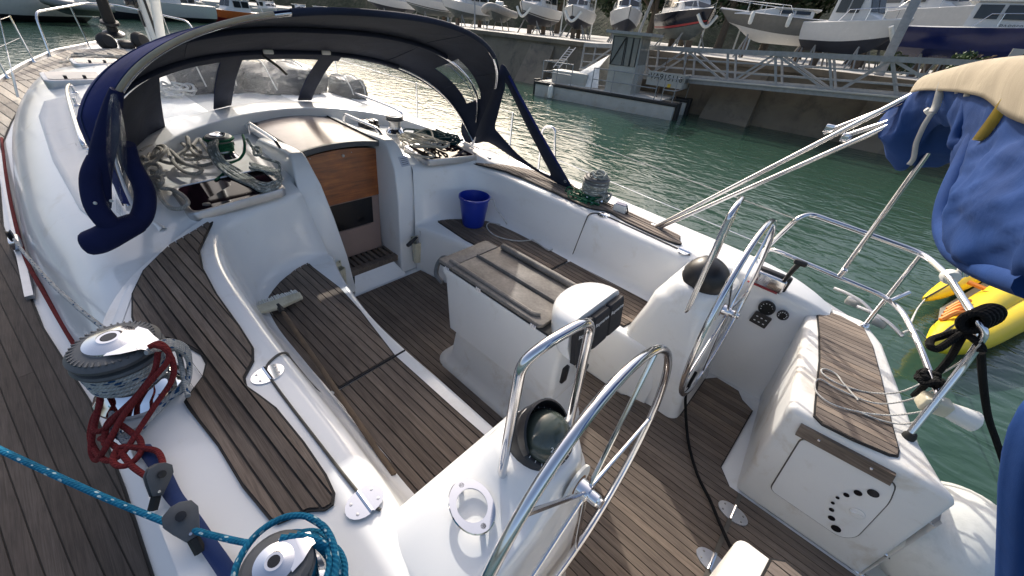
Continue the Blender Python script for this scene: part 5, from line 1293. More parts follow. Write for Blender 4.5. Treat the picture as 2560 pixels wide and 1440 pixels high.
boat('motorboat', 'white motorboat with wide fender under its bow, second left of the black hulled one', 'motorboat', gy(1436, 26.6), -1.12, 5.4, 2.25, 1.18, 'boat_white', 'antifoul', G, cabin=(-1.8, 1.0, .9, .9, .6), fender=True)
boat('motorboat', 'white motorboat with grey band along its waterline, right of the grey inflatable boat', 'motorboat', gy(1336, 26.6), -1.30, 5.6, 2.3, 1.22, 'boat_white', 'antifoul', G, cabin=(-2.0, 1.1, .9, .95, .6), stripe='grey_paint', fender=True)
boat('motorboat', 'white cruiser hull on stands left of the grey inflatable boat', 'motorboat', gy(1165, 27.0), -1.5, 6.0, 2.35, 1.15, 'boat_white', 'antifoul_grey', G, cabin=(-2.0, 1.1, .95, .9, .6))
boat('motorboat', 'white cruiser with grey waterline band behind the crown of the sprayhood', 'motorboat', gy(1075, 27.5), -1.5, 6.2, 2.4, 1.25, 'boat_white', 'antifoul_grey', G, cabin=(-2.0, 1.1, .95, .9, .6), stripe='grey_paint')
boat('motorboat', 'white boat farthest left in the row on the quay', 'motorboat', gy(975, 28.0), -1.5, 6.0, 2.3, 1.15, 'boat_white', 'antifoul', G, cabin=(-2.0, 1.0, .9, .9, .6))
cz = boat('cabin_cruiser', 'grey and white cabin cruiser with two hanging fenders, nose pointing left', 'cabin cruiser', gy(1900, 26.0), math.pi + .25, 5.6, 2.2, 1.25, 'grey_paint', 'boat_white', G, cabin=(-1.6, 1.5, .85, .42, 1.4), rake=.18, stand_h=.75)
for fx_ in (-.6, 1.1):
    m = MB(); m.lathe([(0, -.28), (.08, -.25), (.10, -.15), (.10, .15), (.08, .25), (.02, .30)], (fx_, 1.16, 1.75), 12); m.build('hanging_fender', 'fender_white', cz)
boat('pilothouse_boat', 'white pilothouse fishing boat with large dark windows, bow to the right', 'fishing boat', gy(2092, 25.2), -.40, 4.1, 1.9, 1.30, 'boat_white', 'antifoul', G, cabin=(-1.0, .6, .72, 1.1, .3), fender=True, stand_h=.6)
nb = boat('pilothouse_boat', 'navy blue launch with white pilothouse and white gunwale, bow to the right', 'launch', gy(2400, 25.2), -.14, 5.6, 2.2, 1.35, 'navy_paint', 'navy_paint', G, cabin=(-.9, 1.3, .85, .95, .4), stand_h=.60)
text('registration_letters', 'PAB95978', .20, 'grey_paint', nb, frame((.55, -.86, .60 + 1.30 * .93 + .12), (1, 0, .0), (0, .12, 1)))
# second row and the inflatable
boat('motorboat', 'white hull with raised stern in the second row behind the pilothouse boat', 'motorboat', gy(2240, 33), UP + .9, 8.5, 3.0, 2.0, 'boat_white', 'antifoul', G, cabin=(-2.4, 1.2, 1.1, 1.2, .6), stand_h=1.0)
boat('motorboat', 'grey hulled boat in the second row at the right edge, behind the navy launch', 'motorboat', gy(2510, 31), UP + .9, 9.5, 3.2, 2.3, 'boat_white', 'antifoul', G, cabin=(-2.4, 1.2, 1.1, 1.2, .6), stand_h=1.2)
def rib(label, loc, head, L=5.2, mat='tank_grey', z0=.55, st_=True, group=None):
    root = empty('inflatable_boat', mat=xf(loc, head)); tag(root, label, 'inflatable boat', group)
    w = .95
    m = MB(); m.tube(cr([(-L / 2, -w, z0 + .62), (-L * .1, -w, z0 + .64), (L * .25, -w * .86, z0 + .72), (L * .42, -w * .4, z0 + .86), (L * .47, 0, z0 + .92), (L * .42, w * .4, z0 + .86), (L * .25, w * .86, z0 + .72), (-L * .1, w, z0 + .64), (-L / 2, w, z0 + .62)], 6), .26, 12); m.build('tube', mat, root)
    m = MB(); R_ = hull_rows(L, 1.7, .62, dead=.6)
    for sg in (-1, 1): m.grid([[(x, sg * y, z + z0) for x, y, z in r][:5] for r in R_])
    m.build('hull', 'antifoul_grey', root)
    m = MB(); m.box((-.4, 0, z0 + 1.0), (.6, .6, .8)); m.build('console', 'white_plastic', root, bevel=.08)
    m = MB(); m.box((-L / 2 - .15, 0, z0 + .95), (.4, .35, .55)); m.build('outboard', 'black_plastic', root, bevel=.08)
    if st_:
        for sx in (-1.4, .9):
            m = MB(); m.tube([(sx, -.7, 0), (sx, -.4, z0 + .3)], .04, 6); m.tube([(sx, .7, 0), (sx, .4, z0 + .3)], .04, 6); m.build('stand', 'tank_grey', root)
rib('grey inflatable boat on stands between white motorboats on the quay', gy(1243, 26.2), UP + .55)
# moored boats far left
boat('moored_yacht', 'white motor yacht moored beyond the bow, cut by the left edge of the picture', 'motor yacht', (-50, -2.0, WZ + .35), -1.0, 13, 4.0, 2.0, 'boat_white', 'antifoul', stands=False, cabin=(-3, 3, 1.5, 1.3, 1.4), rail=False)
boat('moored_yacht', 'white motor yacht moored broadside beyond the mast foot', 'motor yacht', (-64, 9.5, WZ + .35), -1.35, 15, 4.2, 2.3, 'boat_white', 'antifoul', stands=False, cabin=(-4, 3, 1.5, 1.4, 1.5), rail=False)
rib('grey inflatable tender hanging behind the white motor yacht beyond the bow', (-49, 3.2, WZ + .3), -1.2, 4.0, z0=.35, st_=False)
boat('workboat', 'red and orange workboat moored on the far side of the basin', 'workboat', (-70, 20.0, WZ + .3), -1.25, 9, 3.2, 1.6, 'orange_paint', 'red_paint', stands=False, cabin=(-3, 0, 1.2, 1.4, .4), rail=False)
boat('workboat', 'white workboat with yellow sides moored left of the red workboat', 'workboat', (-74, 15.5, WZ + .3), -1.25, 7, 3.0, 1.6, 'boat_white', 'grey_paint', stands=False, cabin=(-2, .6, 1.2, 1.4, .4), rail=False)
for k in range(16):
    yy = -26 + k * 6.2
    boat('far_boat', 'small white boat in the line moored along the far shore', 'boat', (-92 - .5 * k + random.uniform(-2, 2), yy, WZ + .3), random.uniform(-.3, .3), random.uniform(8, 11), 3.2, 1.9, 'boat_white', 'antifoul', 'boats along the far shore', stands=False, cabin=(-2.5, 1.8, 1.2, 1.3, .9), rail=False)
def bank(name, pts, h, seed):
    m = MB(); rows = []
    for i, (x, y) in enumerate(pts):
        d = Vector((x, y, 0)) - CAMW; d.z = 0; d.normalize(); rows.append([])
        for k in range(9):
            f = k / 8; z = 1.2 + h * (1 - (1 - f) ** 2.2) * (1 + .22 * noise.noise(Vector((x * .06, y * .06, seed)))) + .5 * noise.noise(Vector((x * .3, y * .3, k)))
            rows[-1].append((x + d.x * f * 26, y + d.y * f * 26, z))
    m.grid(rows); return tag(m.build(name, 'hillside', None, sharp=80), None, None, kind='structure')
bank('hill', [(40 - k * 4, 62 + 3 * math.sin(k * .7)) for k in range(60)], 11, 2)
bank('far_hill', [(-170 - 6 * math.sin(k * .5), -150 + k * 7) for k in range(60)], 14, 5)
mast_desc = 'bare yacht mast rising among the boats in the yard'
for px, yy in ((1010, 38), (1120, 42), (1400, 40), (1475, 44), (1595, 39), (1745, 38), (1830, 41), (1860, 37), (2045, 40)):
    b0 = gy(px, yy); m = MB(); m.tube([b0, b0 + Vector((.1, 0, 11))], .07, 8); tag(m.build('yacht_mast', 'white_plastic', None), mast_desc, 'mast', 'masts in the boat yard')
# ------------------------------------------------------------------ gangway
gw = empty('gangway'); tag(gw, 'grey aluminium truss gangway sloping from pontoon up to the quay', 'gangway')
def bar(name, p, q, w, mat='galvanised', par=None):
    p, q = Vector(p), Vector(q); d = q - p; m = MB(); rt = Matrix(((d.normalized().x, 0, 0), (0, 1, 0), (0, 0, 1))) if 0 else d.to_track_quat('X', 'Z').to_matrix()
    m.box((p + q) / 2, (d.length, w, w), rt); return m.build(name, mat, par or gw, smooth=False)
for row, yy, off in ((0, 18.5, 0), (1, 19.6, 0)):
    TL, TR = atw(1462, 112, y=18.5), atw(2620, 166, y=18.5); BL, BR = atw(1448, 192, y=18.5), atw(2620, 330, y=18.5)
    TL.y = TR.y = BL.y = BR.y = yy; BR.z = TR.z - 1.15; BL.z = TL.z - 1.2
    n = 9
    bar('top_chord', TL, TR, .17); bar('bottom_chord', BL, BR, .16)
    m = MB(); m.box((BL + BR) / 2 + Vector((0, 0, .06)), ((BR - BL).length, .04, .30), (BR - BL).to_track_quat('X', 'Z').to_matrix()); m.build('side_beam', 'galvanised', gw, smooth=False)
    for k in range(n + 1):
        f = k / n; bar('post', TL.lerp(TR, f), BL.lerp(BR, f), .08)
        if k < n: bar('diagonal', TL.lerp(TR, f), BL.lerp(BR, f + 1 / n), .075) if k % 2 else bar('diagonal', BL.lerp(BR, f), TL.lerp(TR, f + 1 / n), .075)
    for h in (.38, .68): bar('rail', BL.lerp(TL, h), BR.lerp(TR, h), .045)
m = MB(); d = (BR - BL); m.box((BL + BR) / 2 + Vector((0, -.65, .1)), (d.length, 1.2, .05), d.to_track_quat('X', 'Z').to_matrix()); m.build('walkway', 'apron', gw, smooth=False)
# pontoon
pt = empty('pontoon'); tag(pt, 'low wooden pontoon at the foot of the quay wall behind the work barge', 'pontoon')
PA, PB = atw(1230, 150, z=-.38), atw(1440, 216, z=-.38); d = (PB - PA); L_ = d.length; rt = d.to_track_quat('X', 'Z').to_matrix(); pc = (PA + PB) / 2 + rt @ Vector((0, .75, 0))
m = MB(); m.box(pc + Vector((0, 0, -.05)), (L_, 1.5, .10), rt); m.build('pontoon_deck', 'timber', pt, smooth=False)
m = MB(); m.box(pc + Vector((0, 0, -.30)), (L_, 1.4, .35), rt); m.build('float', 'tank_grey', pt, smooth=False)
m = MB(); m.box(pc + rt @ Vector((0, -.78, -.06)), (L_, .06, .16), rt); m.build('fender_board', 'galvanised', pt, smooth=False)
# ------------------------------------------------------------------ work barge
bg_ = empty('work_barge'); tag(bg_, 'grey twin-hulled work barge with upright wheelhouse, moored by the gangway', 'barge')
A0, A1 = atw(1335, 238, z=WZ), atw(1668, 300, z=WZ); dv = (A1 - A0); LB = dv.length; hd = math.atan2(dv.y, dv.x)
BMX = Matrix.Translation((A0.x, A0.y, WZ)) @ Matrix.Rotation(hd, 4, 'Z')   # local x to the right (bow), y away
bg_.matrix_world = BMX
LX = LB + .15
for yy in (0, 2.1):
    m = MB(); prof = [(-.1, .05), (LX, -.1), (LX + .05, .62), (-.2, .62)]
    for (x0, z0), (x1, z1) in ((prof[0], prof[1]),): pass
    m.box((LX / 2, yy + .4, .22), (LX, .8, .85)); m.build('float_hull', 'barge_white', bg_, bevel=.06)
    m = MB(); m.box((LX / 2, yy + .4, .60), (LX + .1, .9, .12)); m.build('rubber_fender', 'black_rubber', bg_, bevel=.03)
    m = MB(); m.box((LX + .06, yy + .4, .30), (.16, .5, .8)); m.build('bow_fender', 'black_rubber', bg_, bevel=.05)
m = MB(); m.box((-.05, .3, .3), (.18, .5, .9)); m.build('stern_fender', 'black_rubber', bg_, bevel=.05)
m = MB(); m.box((LX / 2 - .3, 1.45, .64), (LX - .8, 2.5, .08)); m.build('barge_deck', 'apron', bg_, smooth=False)
fx = lambda px: (atw(px, 250, y=A0.y).x - A0.x) / math.cos(hd)
wx = LX * .60
m = MB(); rws = [[(wx + dx, y, z) for dx, y in ((-.62, .35), (.62, .35), (.62, 1.75), (-.62, 1.75))] for z in (.66, 1.75)] + [[(wx + dx, y, z) for dx, y in ((-.72, .38), (.58, .38), (.58, 1.72), (-.72, 1.72))] for z in (2.95,)]
m.grid(rws, closeu=True); m.cap(rws[-1]); wh_ = m.build('wheelhouse', 'barge_white', bg_, smooth=False)
m = MB(); m.prism([(wx - 1.0, .2), (wx + 1.05, .2), (wx + 1.05, 1.9), (wx - 1.0, 1.9)], 2.95, 3.06); m.build('wheelhouse_roof', 'galvanised', wh_, smooth=False)
for x0, x1 in ((-.60, -.05), (.02, .28), (.32, .56)):
    m = MB(); q = [(wx + x0, .345, 1.78), (wx + x1, .345, 1.78), (wx + x1 - .03, .365, 2.85), (wx + x0 - .05, .365, 2.85)]; m.cap(q); m.cap([(a_[0], a_[1] + .01, a_[2]) for a_ in q]); f_ = m.build('window', 'barge_glass', wh_, smooth=False)
    m = MB(); m.tube(q, .028, 4, closed=True); m.build('window_frame', 'black_rubber', wh_, smooth=False)
m = MB(); m.tube([(wx - .58, .33, 1.8), (wx - .1, .33, 2.8)], .03, 4); m.build('wiper', 'black_rubber', wh_, smooth=False)
m = MB(); q = [(wx + .63, .5, 1.85), (wx + .63, 1.6, 1.85), (wx + .60, 1.58, 2.85), (wx + .60, .52, 2.85)]; m.cap(q); m.cap([(a_[0] - .01, a_[1], a_[2]) for a_ in q]); m.build('window', 'barge_glass', wh_, smooth=False)
m = MB(); sx = wx - 1.7
m.grid([[(sx - .9, .45, .68), (sx + .7, .45, .72)], [(sx - .7, .8, 1.15), (sx + .5, .7, 1.6)], [(sx - .6, 1.4, 1.1), (sx + .75, 1.0, 2.1)], [(sx - .5, 2.0, .7), (sx + .7, 1.9, .75)]]); m.build('tarpaulin', 'white_tarp', bg_, sharp=70)
m = MB(); m.box((wx - 2.6, .9, .95), (1.9, .9, .55)); m.build('deck_tank', 'barge_white', bg_, bevel=.04)
def barge_rail(pts, hs=(.45, .9)):
    for h in hs:
        m = MB(); m.tube([Vector(p) + Vector((0, 0, h)) for p in pts], .022, 6); m.build('rail', 'galvanised', bg_)
    for p in pts:
        m = MB(); m.tube([Vector(p), Vector(p) + Vector((0, 0, max(hs)))], .022, 6); m.build('rail_post', 'galvanised', bg_)
barge_rail([(.3, 2.6, .66), (.25, .2, .66), (1.1, .12, .66), (1.9, .12, .66)])
barge_rail([(wx - 1.2, .1, .66), (wx - .2, .1, .66), (wx + .9, .1, .66), (LX * .86, .1, .66)])
barge_rail([(LX * .90, .2, .66), (LX * .97, .2, .66), (LX * .97, 2.7, .66)])
m = MB(); m.box((LX * .86, 1.0, 1.42), (1.55, .05, .55)); sb = m.build('name_board', 'barge_white', bg_, smooth=False)
text('board_lettering', '\u2022VA915116', .34, 'lettering_black', bg_, frame((LX * .86, .965, 1.50), (1, 0, 0), (0, 0, 1)), .002)
m = MB(); m.box((LX * .86 + .80, 1.6, 1.40), (.05, 1.2, .55)); m.build('name_board', 'barge_white', bg_, smooth=False)
text('board_lettering', 'BV6', .30, 'lettering_black', bg_, frame((LX * .86 + .83, 1.55, 1.42), (0, 1, 0), (0, 0, 1)), .002)
m = MB(); m.box((LX * .90, .93, 1.22), (.14, .02, .14)); m.build('warning_plate', 'yellow_webbing', bg_, smooth=False)
m = MB(); m.lathe([(.0, -.30), (.10, -.27), (.13, -.18), (.13, .18), (.10, .27), (.03, .30), (0, .33)], (1.0, -.14, .30), 14); m.build('hanging_fender', 'fender_white', bg_)
for x in (LX * .83, LX * .95):
    m = MB(); m.tube([(x, 1.2, .66), (x + .05, 1.25, 2.3)], .02, 6); m.build('rod', 'timber', bg_)
# ------------------------------------------------------------------ poles, ladder, dinghy
def pole(name, label, a_, b_, r):
    m = MB(); m.tube([a_, b_], r, 10); o = m.build(name, 'galvanised', None); return tag(o, label, 'pole')
pole('light_pole', 'thin pale mast pole leaning beside the black hulled motorboat', atw(1585, 112, y=22.5), atw(1655, -60, y=22.5), .075)
pole('light_pole', 'slim steel post rising behind the right shoulder of the sprayhood', atw(1187, 84, y=22.0), atw(1187, -60, y=22.2), .05)
m = MB(); p, q = atw(2192, 200, y=21.5), atw(2300, -20, y=21.5); m.box((p + q) / 2, ((q - p).length, .30, .30), (q - p).to_track_quat('X', 'Z').to_matrix()); tag(m.build('steel_beam', 'galvanised', None, bevel=.01), 'thick grey steel beam leaning in front of the navy launch', 'beam')
ld = empty('ladder'); tag(ld, 'narrow metal ladder leaning on the quay wall above the pontoon', 'ladder')
la, lb_ = atw(1390, 170, y=QY - .9), atw(1432, 118, y=QY - .4)
for o_ in (-.2, .2):
    m = MB(); m.tube([la + Vector((o_, 0, 0)), lb_ + Vector((o_, 0, 0))], .03, 6); m.build('stile', 'alloy', ld)
for k in range(1, 9):
    p = la.lerp(lb_, k / 9); m = MB(); m.tube([p + Vector((-.2, 0, 0)), p + Vector((.2, 0, 0))], .022, 6); m.build('rung', 'alloy', ld)
m = MB(); p = gy(2545, 21.6); m.box(p + Vector((0, 0, .95)), (1.6, .06, .5)); sgn = m.build('name_plate', 'barge_white', None, smooth=False); tag(sgn, 'white plate with black letters at the right edge under the navy bow', 'sign')
text('plate_lettering', 'AY C5', .42, 'lettering_black', sgn, frame(p + Vector((0, -.035, .95)), (1, 0, 0), (0, 0, 1)), .002)
# ------------------------------------------------------------------ trees and shrubs
def leaves(m, c, r, n, s, flat=.8, rng=random):
    for _ in range(n):
        while True:
            d = Vector((rng.uniform(-1, 1), rng.uniform(-1, 1), rng.uniform(-1, 1)))
            if .35 < d.length < 1: break
        p = Vector(c) + Vector((d.x * r, d.y * r, d.z * r * flat)); a_ = Vector((rng.uniform(-1, 1), rng.uniform(-1, 1), rng.uniform(-.6, 1))).normalized(); b_ = a_.orthogonal().normalized(); c_ = a_.cross(b_); k = s * rng.uniform(.6, 1.3)
        i = m.verts([p - b_ * k, p + c_ * k * .55, p + b_ * k, p - c_ * k * .55]); m.face((i, i + 1, i + 2, i + 3))
def tree(name, label, loc, h, r, mat, group=None, n=4200, cat='tree', ls=.16):
    root = empty(name, loc=loc); tag(root, label, cat, group)
    m = MB(); m.tube(cr([(0, 0, -.1), (.1, .05, h * .3), (.0, .1, h * .6), (.1, 0, h * .85)], 4), [r * .09 * (1 - .07 * k) for k in range(13)], 8)
    cl = [(random.uniform(-.6, .6) * r, random.uniform(-.6, .6) * r, h * random.uniform(.40, .95)) for _ in range(11)]
    for c in cl[:7]: m.tube([(0, 0, h * .32), (c[0] * .6, c[1] * .6, c[2] * .85), c], [r * .04, r * .025, r * .01], 6)
    m.build('trunk', 'bark', root)
    m = MB()
    for c in cl: leaves(m, c, r * random.uniform(.35, .55), n // 11, ls)
    m.build('crown', mat, root, smooth=False, fix=False)
desc = ['behind the second row left of the black hulled motorboat', 'right behind the grey cabin cruiser', 'between the cabin cruiser and the pilothouse boat', 'behind the pilothouse boat', 'behind the leaning steel beam', 'behind the stern of the navy launch', 'at the right edge behind the navy launch', 'above the plain white motorboats', 'above the inflatable on the quay', 'in the gap left of the black hulled motorboat', 'in the gap right of the black hulled motorboat', 'behind the two white motorboats with bow fenders', 'far left above the crown of the sprayhood']
for k, (px, yy) in enumerate(((1700, 44), (1900, 40), (1990, 42), (2120, 40), (2230, 38), (2340, 39), (2520, 40), (1530, 50), (1330, 54), (1615, 37), (1790, 36), (1390, 40), (1110, 46))):
    tree('tree', 'dark leafy tree ' + desc[k], gy(px, yy), random.uniform(6.5, 8.5), random.uniform(3.4, 4.2), 'leaf_dark', 'trees behind the boat yard', 3600, ls=.22)
def shrub(name, label, loc, r, h, n, mat='leaf'):
    root = empty(name, loc=loc); tag(root, label, 'shrub'); m = MB()
    for k in range(7): m.tube([(0, 0, 0), (random.uniform(-.5, .5) * r, random.uniform(-.5, .5) * r, h * .6), (random.uniform(-.9, .9) * r, random.uniform(-.9, .9) * r, h)], .02, 5)
    m.build('stems', 'bark', root)
    m = MB()
    for k in range(9): leaves(m, (random.uniform(-.7, .7) * r, random.uniform(-.7, .7) * r, h * random.uniform(.25, 1.0)), r * .42, n // 9, .07)
    m.build('foliage', mat, root, smooth=False, fix=False)
shrub('shrub', 'bright green leafy shrub on the quay edge below the navy launch', gy(2392, 21.2), .55, .95, 900)
shrub('shrub', 'low dark shrub under the bow of the pilothouse boat', gy(2232, 22.8), .6, .7, 900, 'leaf_dark')
# ================================================================== loose things on board (boat frame)
def thing(name, label, cat, group=None):
    o = empty(name, mat=BM.copy()); return tag(o, label, cat, group)
def rope_thing(name, label, paths, r, mat, cat='rope', group=None, n=8, sub=7):
    """paths: lists of boat-frame points; one mesh = one rope"""
    m = MB()
    for p in paths: m.tube(cr(p, sub), r, n)
    o = m.build(name, mat, None); onboat(o); return tag(o, label, cat, group)
def pz(pts): return [at(x, y, z=z) for x, y, z in pts]
def helix(c, r0, r1, z0, z1, turns, ph=0, n=14):
    N = int(turns * n); return [Vector((c[0] + lerp(r0, r1, k / N) * math.cos(ph + 2 * math.pi * k / n), c[1] + lerp(r0, r1, k / N) * math.sin(ph + 2 * math.pi * k / n), lerp(z0, z1, k / N))) for k in range(N + 1)]
W1 = (1.53, -1.655); K = 1.2; B1 = .925
# sheet on the port primary winch: incoming part, turns, tail bundle
inc = pz([(36, 598, .70), (60, 632, .74), (120, 700, .83), (190, 765, .92), (255, 818, 1.0), (300, 858, 1.02)])
turns = helix(W1, .088 * K, .092 * K, B1 + .075 * K, B1 + .152 * K, 5.5, 2.6)
tail = []
for k in range(5):
    o = k * 5
    tail.append(pz([(385 - o, 862 + o, 1.17), (425, 852 + o * .8, 1.13), (462, 866 + o, 1.06), (474, 900 + o, 1.00), (462, 950 + o, .97), (420 - o, 1000 + o * .6, .95), (372 - o, 1050 + o, .945), (322 - o * 2, 1105 - o, .945), (300 - o, 1090 - o * 3, .95)]))
tail.append(pz([(405, 888, 1.12), (440, 872, 1.08), (452, 905, 1.02), (460, 950, .985), (470, 990, .975)]))
rope_thing('sheet_rope', 'white rope with blue flecks wound on the port winch', [inc, turns] + tail, .0088, 'rope_white_blue')
# red line: along the coachroof side and hung in loops over the winch
rope_thing('furling_line', 'thin dark red rope running along the foot of the coachroof side', [pz([(4, 345, .62), (14, 430, .62), (30, 520, .62), (62, 640, .615), (112, 735, .61), (170, 835, .605), (232, 935, .60), (262, 985, .60)])], .0105, 'rope_red')
red = [pz([(372, 868, 1.185), (398, 858, 1.19), (420, 876, 1.17), (418, 905, 1.14), (380, 950, 1.10), (330, 1010, 1.04), (290, 1070, .99), (258, 1130, .95), (240, 1150, .90), (228, 1120, .92), (236, 1060, .96), (252, 1000, 1.0)]),
       pz([(380, 862, 1.20), (412, 872, 1.18), (432, 905, 1.13), (430, 950, 1.08), (390, 1010, 1.02), (350, 1070, .975), (310, 1130, .95), (272, 1152, .94), (244, 1135, .92), (226, 1095, .92), (232, 1050, .95), (250, 1010, 1.0), (248, 960, 1.02)]),
       pz([(395, 880, 1.16), (385, 930, 1.11), (345, 985, 1.05), (300, 1030, 1.0), (262, 1072, .965), (236, 1075, .955), (244, 1030, .98), (252, 985, 1.01)]),
       pz([(330, 1010, 1.04), (300, 1050, .985), (276, 1100, .955), (262, 1108, .95), (268, 1060, .965), (300, 1030, 1.0)]),
       pz([(292, 1055, .985), (330, 1082, .965), (350, 1100, .955), (352, 1130, .95), (325, 1160, .945), (296, 1165, .945), (282, 1148, .95), (300, 1118, .955), (345, 1120, .955), (388, 1126, .95), (404, 1145, .955), (408, 1180, .965), (402, 1200, .965)]),
       pz([(250, 1095, .95), (290, 1118, .95), (330, 1165, .945), (368, 1192, .945), (372, 1195, .945)])]
rope_thing('red_rope', 'red rope looped over the port winch and hanging down to the coaming', red, .0088, 'rope_red')
# navy webbing strap and the two snatch blocks on it
bs = thing('block_strap', 'navy webbing strap lying along the outer edge of the port coaming', 'strap')
pts = pz([(352, 1112, .935), (395, 1165, .932), (430, 1235, .93), (470, 1285, .93), (520, 1360, .928), (575, 1440, .926), (640, 1540, .924)]); P_ = cr(pts, 5); m = MB()
m.grid([[p + Vector((-.02, -.022, .004)), p + Vector((.02, .022, .004))] for p in P_]); m.build('webbing', 'navy_webbing', bs, sharp=80).modifiers.new('t', 'SOLIDIFY').thickness = .004
def cheek_block(label, c, d, up, s, flat):
    root = thing('snatch_block', label, 'pulley block'); M = frame(c, d, up)
    for k in (-1, 1):
        m = MB(); rws = [[M @ Vector((x * s, y * s, (k * .020 + dz) * s / .055 * .6)) for x, y in ((-1.55, -.35), (-1.5, .35), (-.6, .72), (.1, .95), (.7, .80), (1.0, .25), (1.0, -.25), (.7, -.80), (.1, -.95), (-.6, -.72))] for dz in (-.006, .006)]
        m.grid(rws, closeu=True); m.cap(rws[0]); m.cap(rws[1]); m.build('cheek', 'grey_plastic', root, bevel=.002)
        for sx in (-1.2, .2):
            s3 = MB(); s3.lathe([(.005, 0), (.004, .003)], M @ Vector((sx * s, 0, (k * .026) * s / .055 * .6)), 8, tuple(M.col[2][:3] * k)); s3.build('rivet', 'steel', root)
    m = MB(); m.lathe([(s * .85, -.008), (s * .62, 0), (s * .85, .008)], M @ Vector((.1 * s, 0, 0)), 20, tuple(M.col[2][:3])); m.build('sheave', 'black_plastic', root)
    m = MB(); m.lathe([(s * .30, .024 * s / .055), (s * .30, .030 * s / .055), (s * .12, .031 * s / .055), (0, .031 * s / .055)], M @ Vector((.1 * s, 0, 0)), 16, tuple(M.col[2][:3])); m.build('axle_cap', 'black_plastic', root)
    m = MB(); m.tube([M @ Vector((-1.5 * s, 0, 0)), M @ Vector((-2.5 * s, 0, -.01))], .014, 6); m.build('becket', 'black_rubber', root)
    return root
def facing(c, tail):
    vz = (CAMB - c).normalized(); x = -(tail - c).normalized(); return x, vz.cross(x)
c1_ = at(396, 1190, z=.985); x_, y_ = facing(c1_, at(388, 1262, z=.94)); side_ = (x_.cross(y_) * .45 + y_ * .9).normalized()
cheek_block('slim grey pulley block gripping the red rope on the port coaming', c1_, x_, side_, .036, 0)
c2_ = at(455, 1296, z=.985); x_, y_ = facing(c2_, at(486, 1352, z=.95))
cheek_block('black round pulley block with the blue rope passing through it', c2_, x_, y_, .042, 1)
# blue rope through the block to the aft winch
W2 = (2.515, -1.545); K2 = .78; B2 = .925
bl = [pz([(-60, 1094, 1.02), (0, 1124, 1.01), (120, 1180, 1.0), (260, 1243, .985), (400, 1300, .97), (430, 1312, .965), (470, 1322, .965), (530, 1338, .97), (590, 1352, .985), (625, 1358, 1.0)])]
bl.append(helix(W2, .088 * K2, .094 * K2, B2 + .06 * K2, B2 + .15 * K2, 5, 2.2))
random.seed(5)
for k in range(9):
    ph = random.uniform(0, 6.28); rr_ = random.uniform(.088, .122); tx, ty = random.uniform(-.12, .12), random.uniform(-.12, .12); z0_ = B2 + .02 + .013 * k; lp_ = []
    for j in range(15):
        t = ph + 2 * math.pi * j / 13; r2 = rr_ * (1 + .10 * math.sin(2 * t + k)); dx_, dy_ = r2 * math.cos(t), r2 * math.sin(t)
        lp_.append(Vector((W2[0] + dx_ + .012, W2[1] + dy_ + .012, z0_ + tx * dx_ + ty * dy_)))
    bl.append(lp_)
for k in range(3):
    bl.append(pz([(700 + 20 * k, 1345 - 4 * k, 1.09), (770 + 14 * k, 1352, 1.07), (815 + 10 * k, 1385, 1.02), (830 + 8 * k, 1430, .97), (832 + 6 * k, 1500, .94)]))
rope_thing('blue_rope', 'bright teal blue rope crossing the side deck and coiled on the aft winch', bl, .0088, 'rope_teal')
# sheet lead car at the forward end of the coaming
cr_ = thing('sheet_car', 'small steel sheet lead car on the port side deck, forward', 'sheet car')
m = MB(); c = at(38, 605, z=.64); m.box(c, (.13, .05, .06)); m.build('car_body', 'steel', cr_, bevel=.01)
m = MB(); m.lathe([(.035, -.012), (.025, 0), (.035, .012)], c + Vector((0, 0, .05)), 16, (0, 1, 0)); m.build('sheave', 'black_plastic', cr_)
m = MB(); m.box(c + Vector((-.9, .0, -.045)), (3.2, .035, .025)); m.build('genoa_track', 'alloy', cr_, smooth=False)
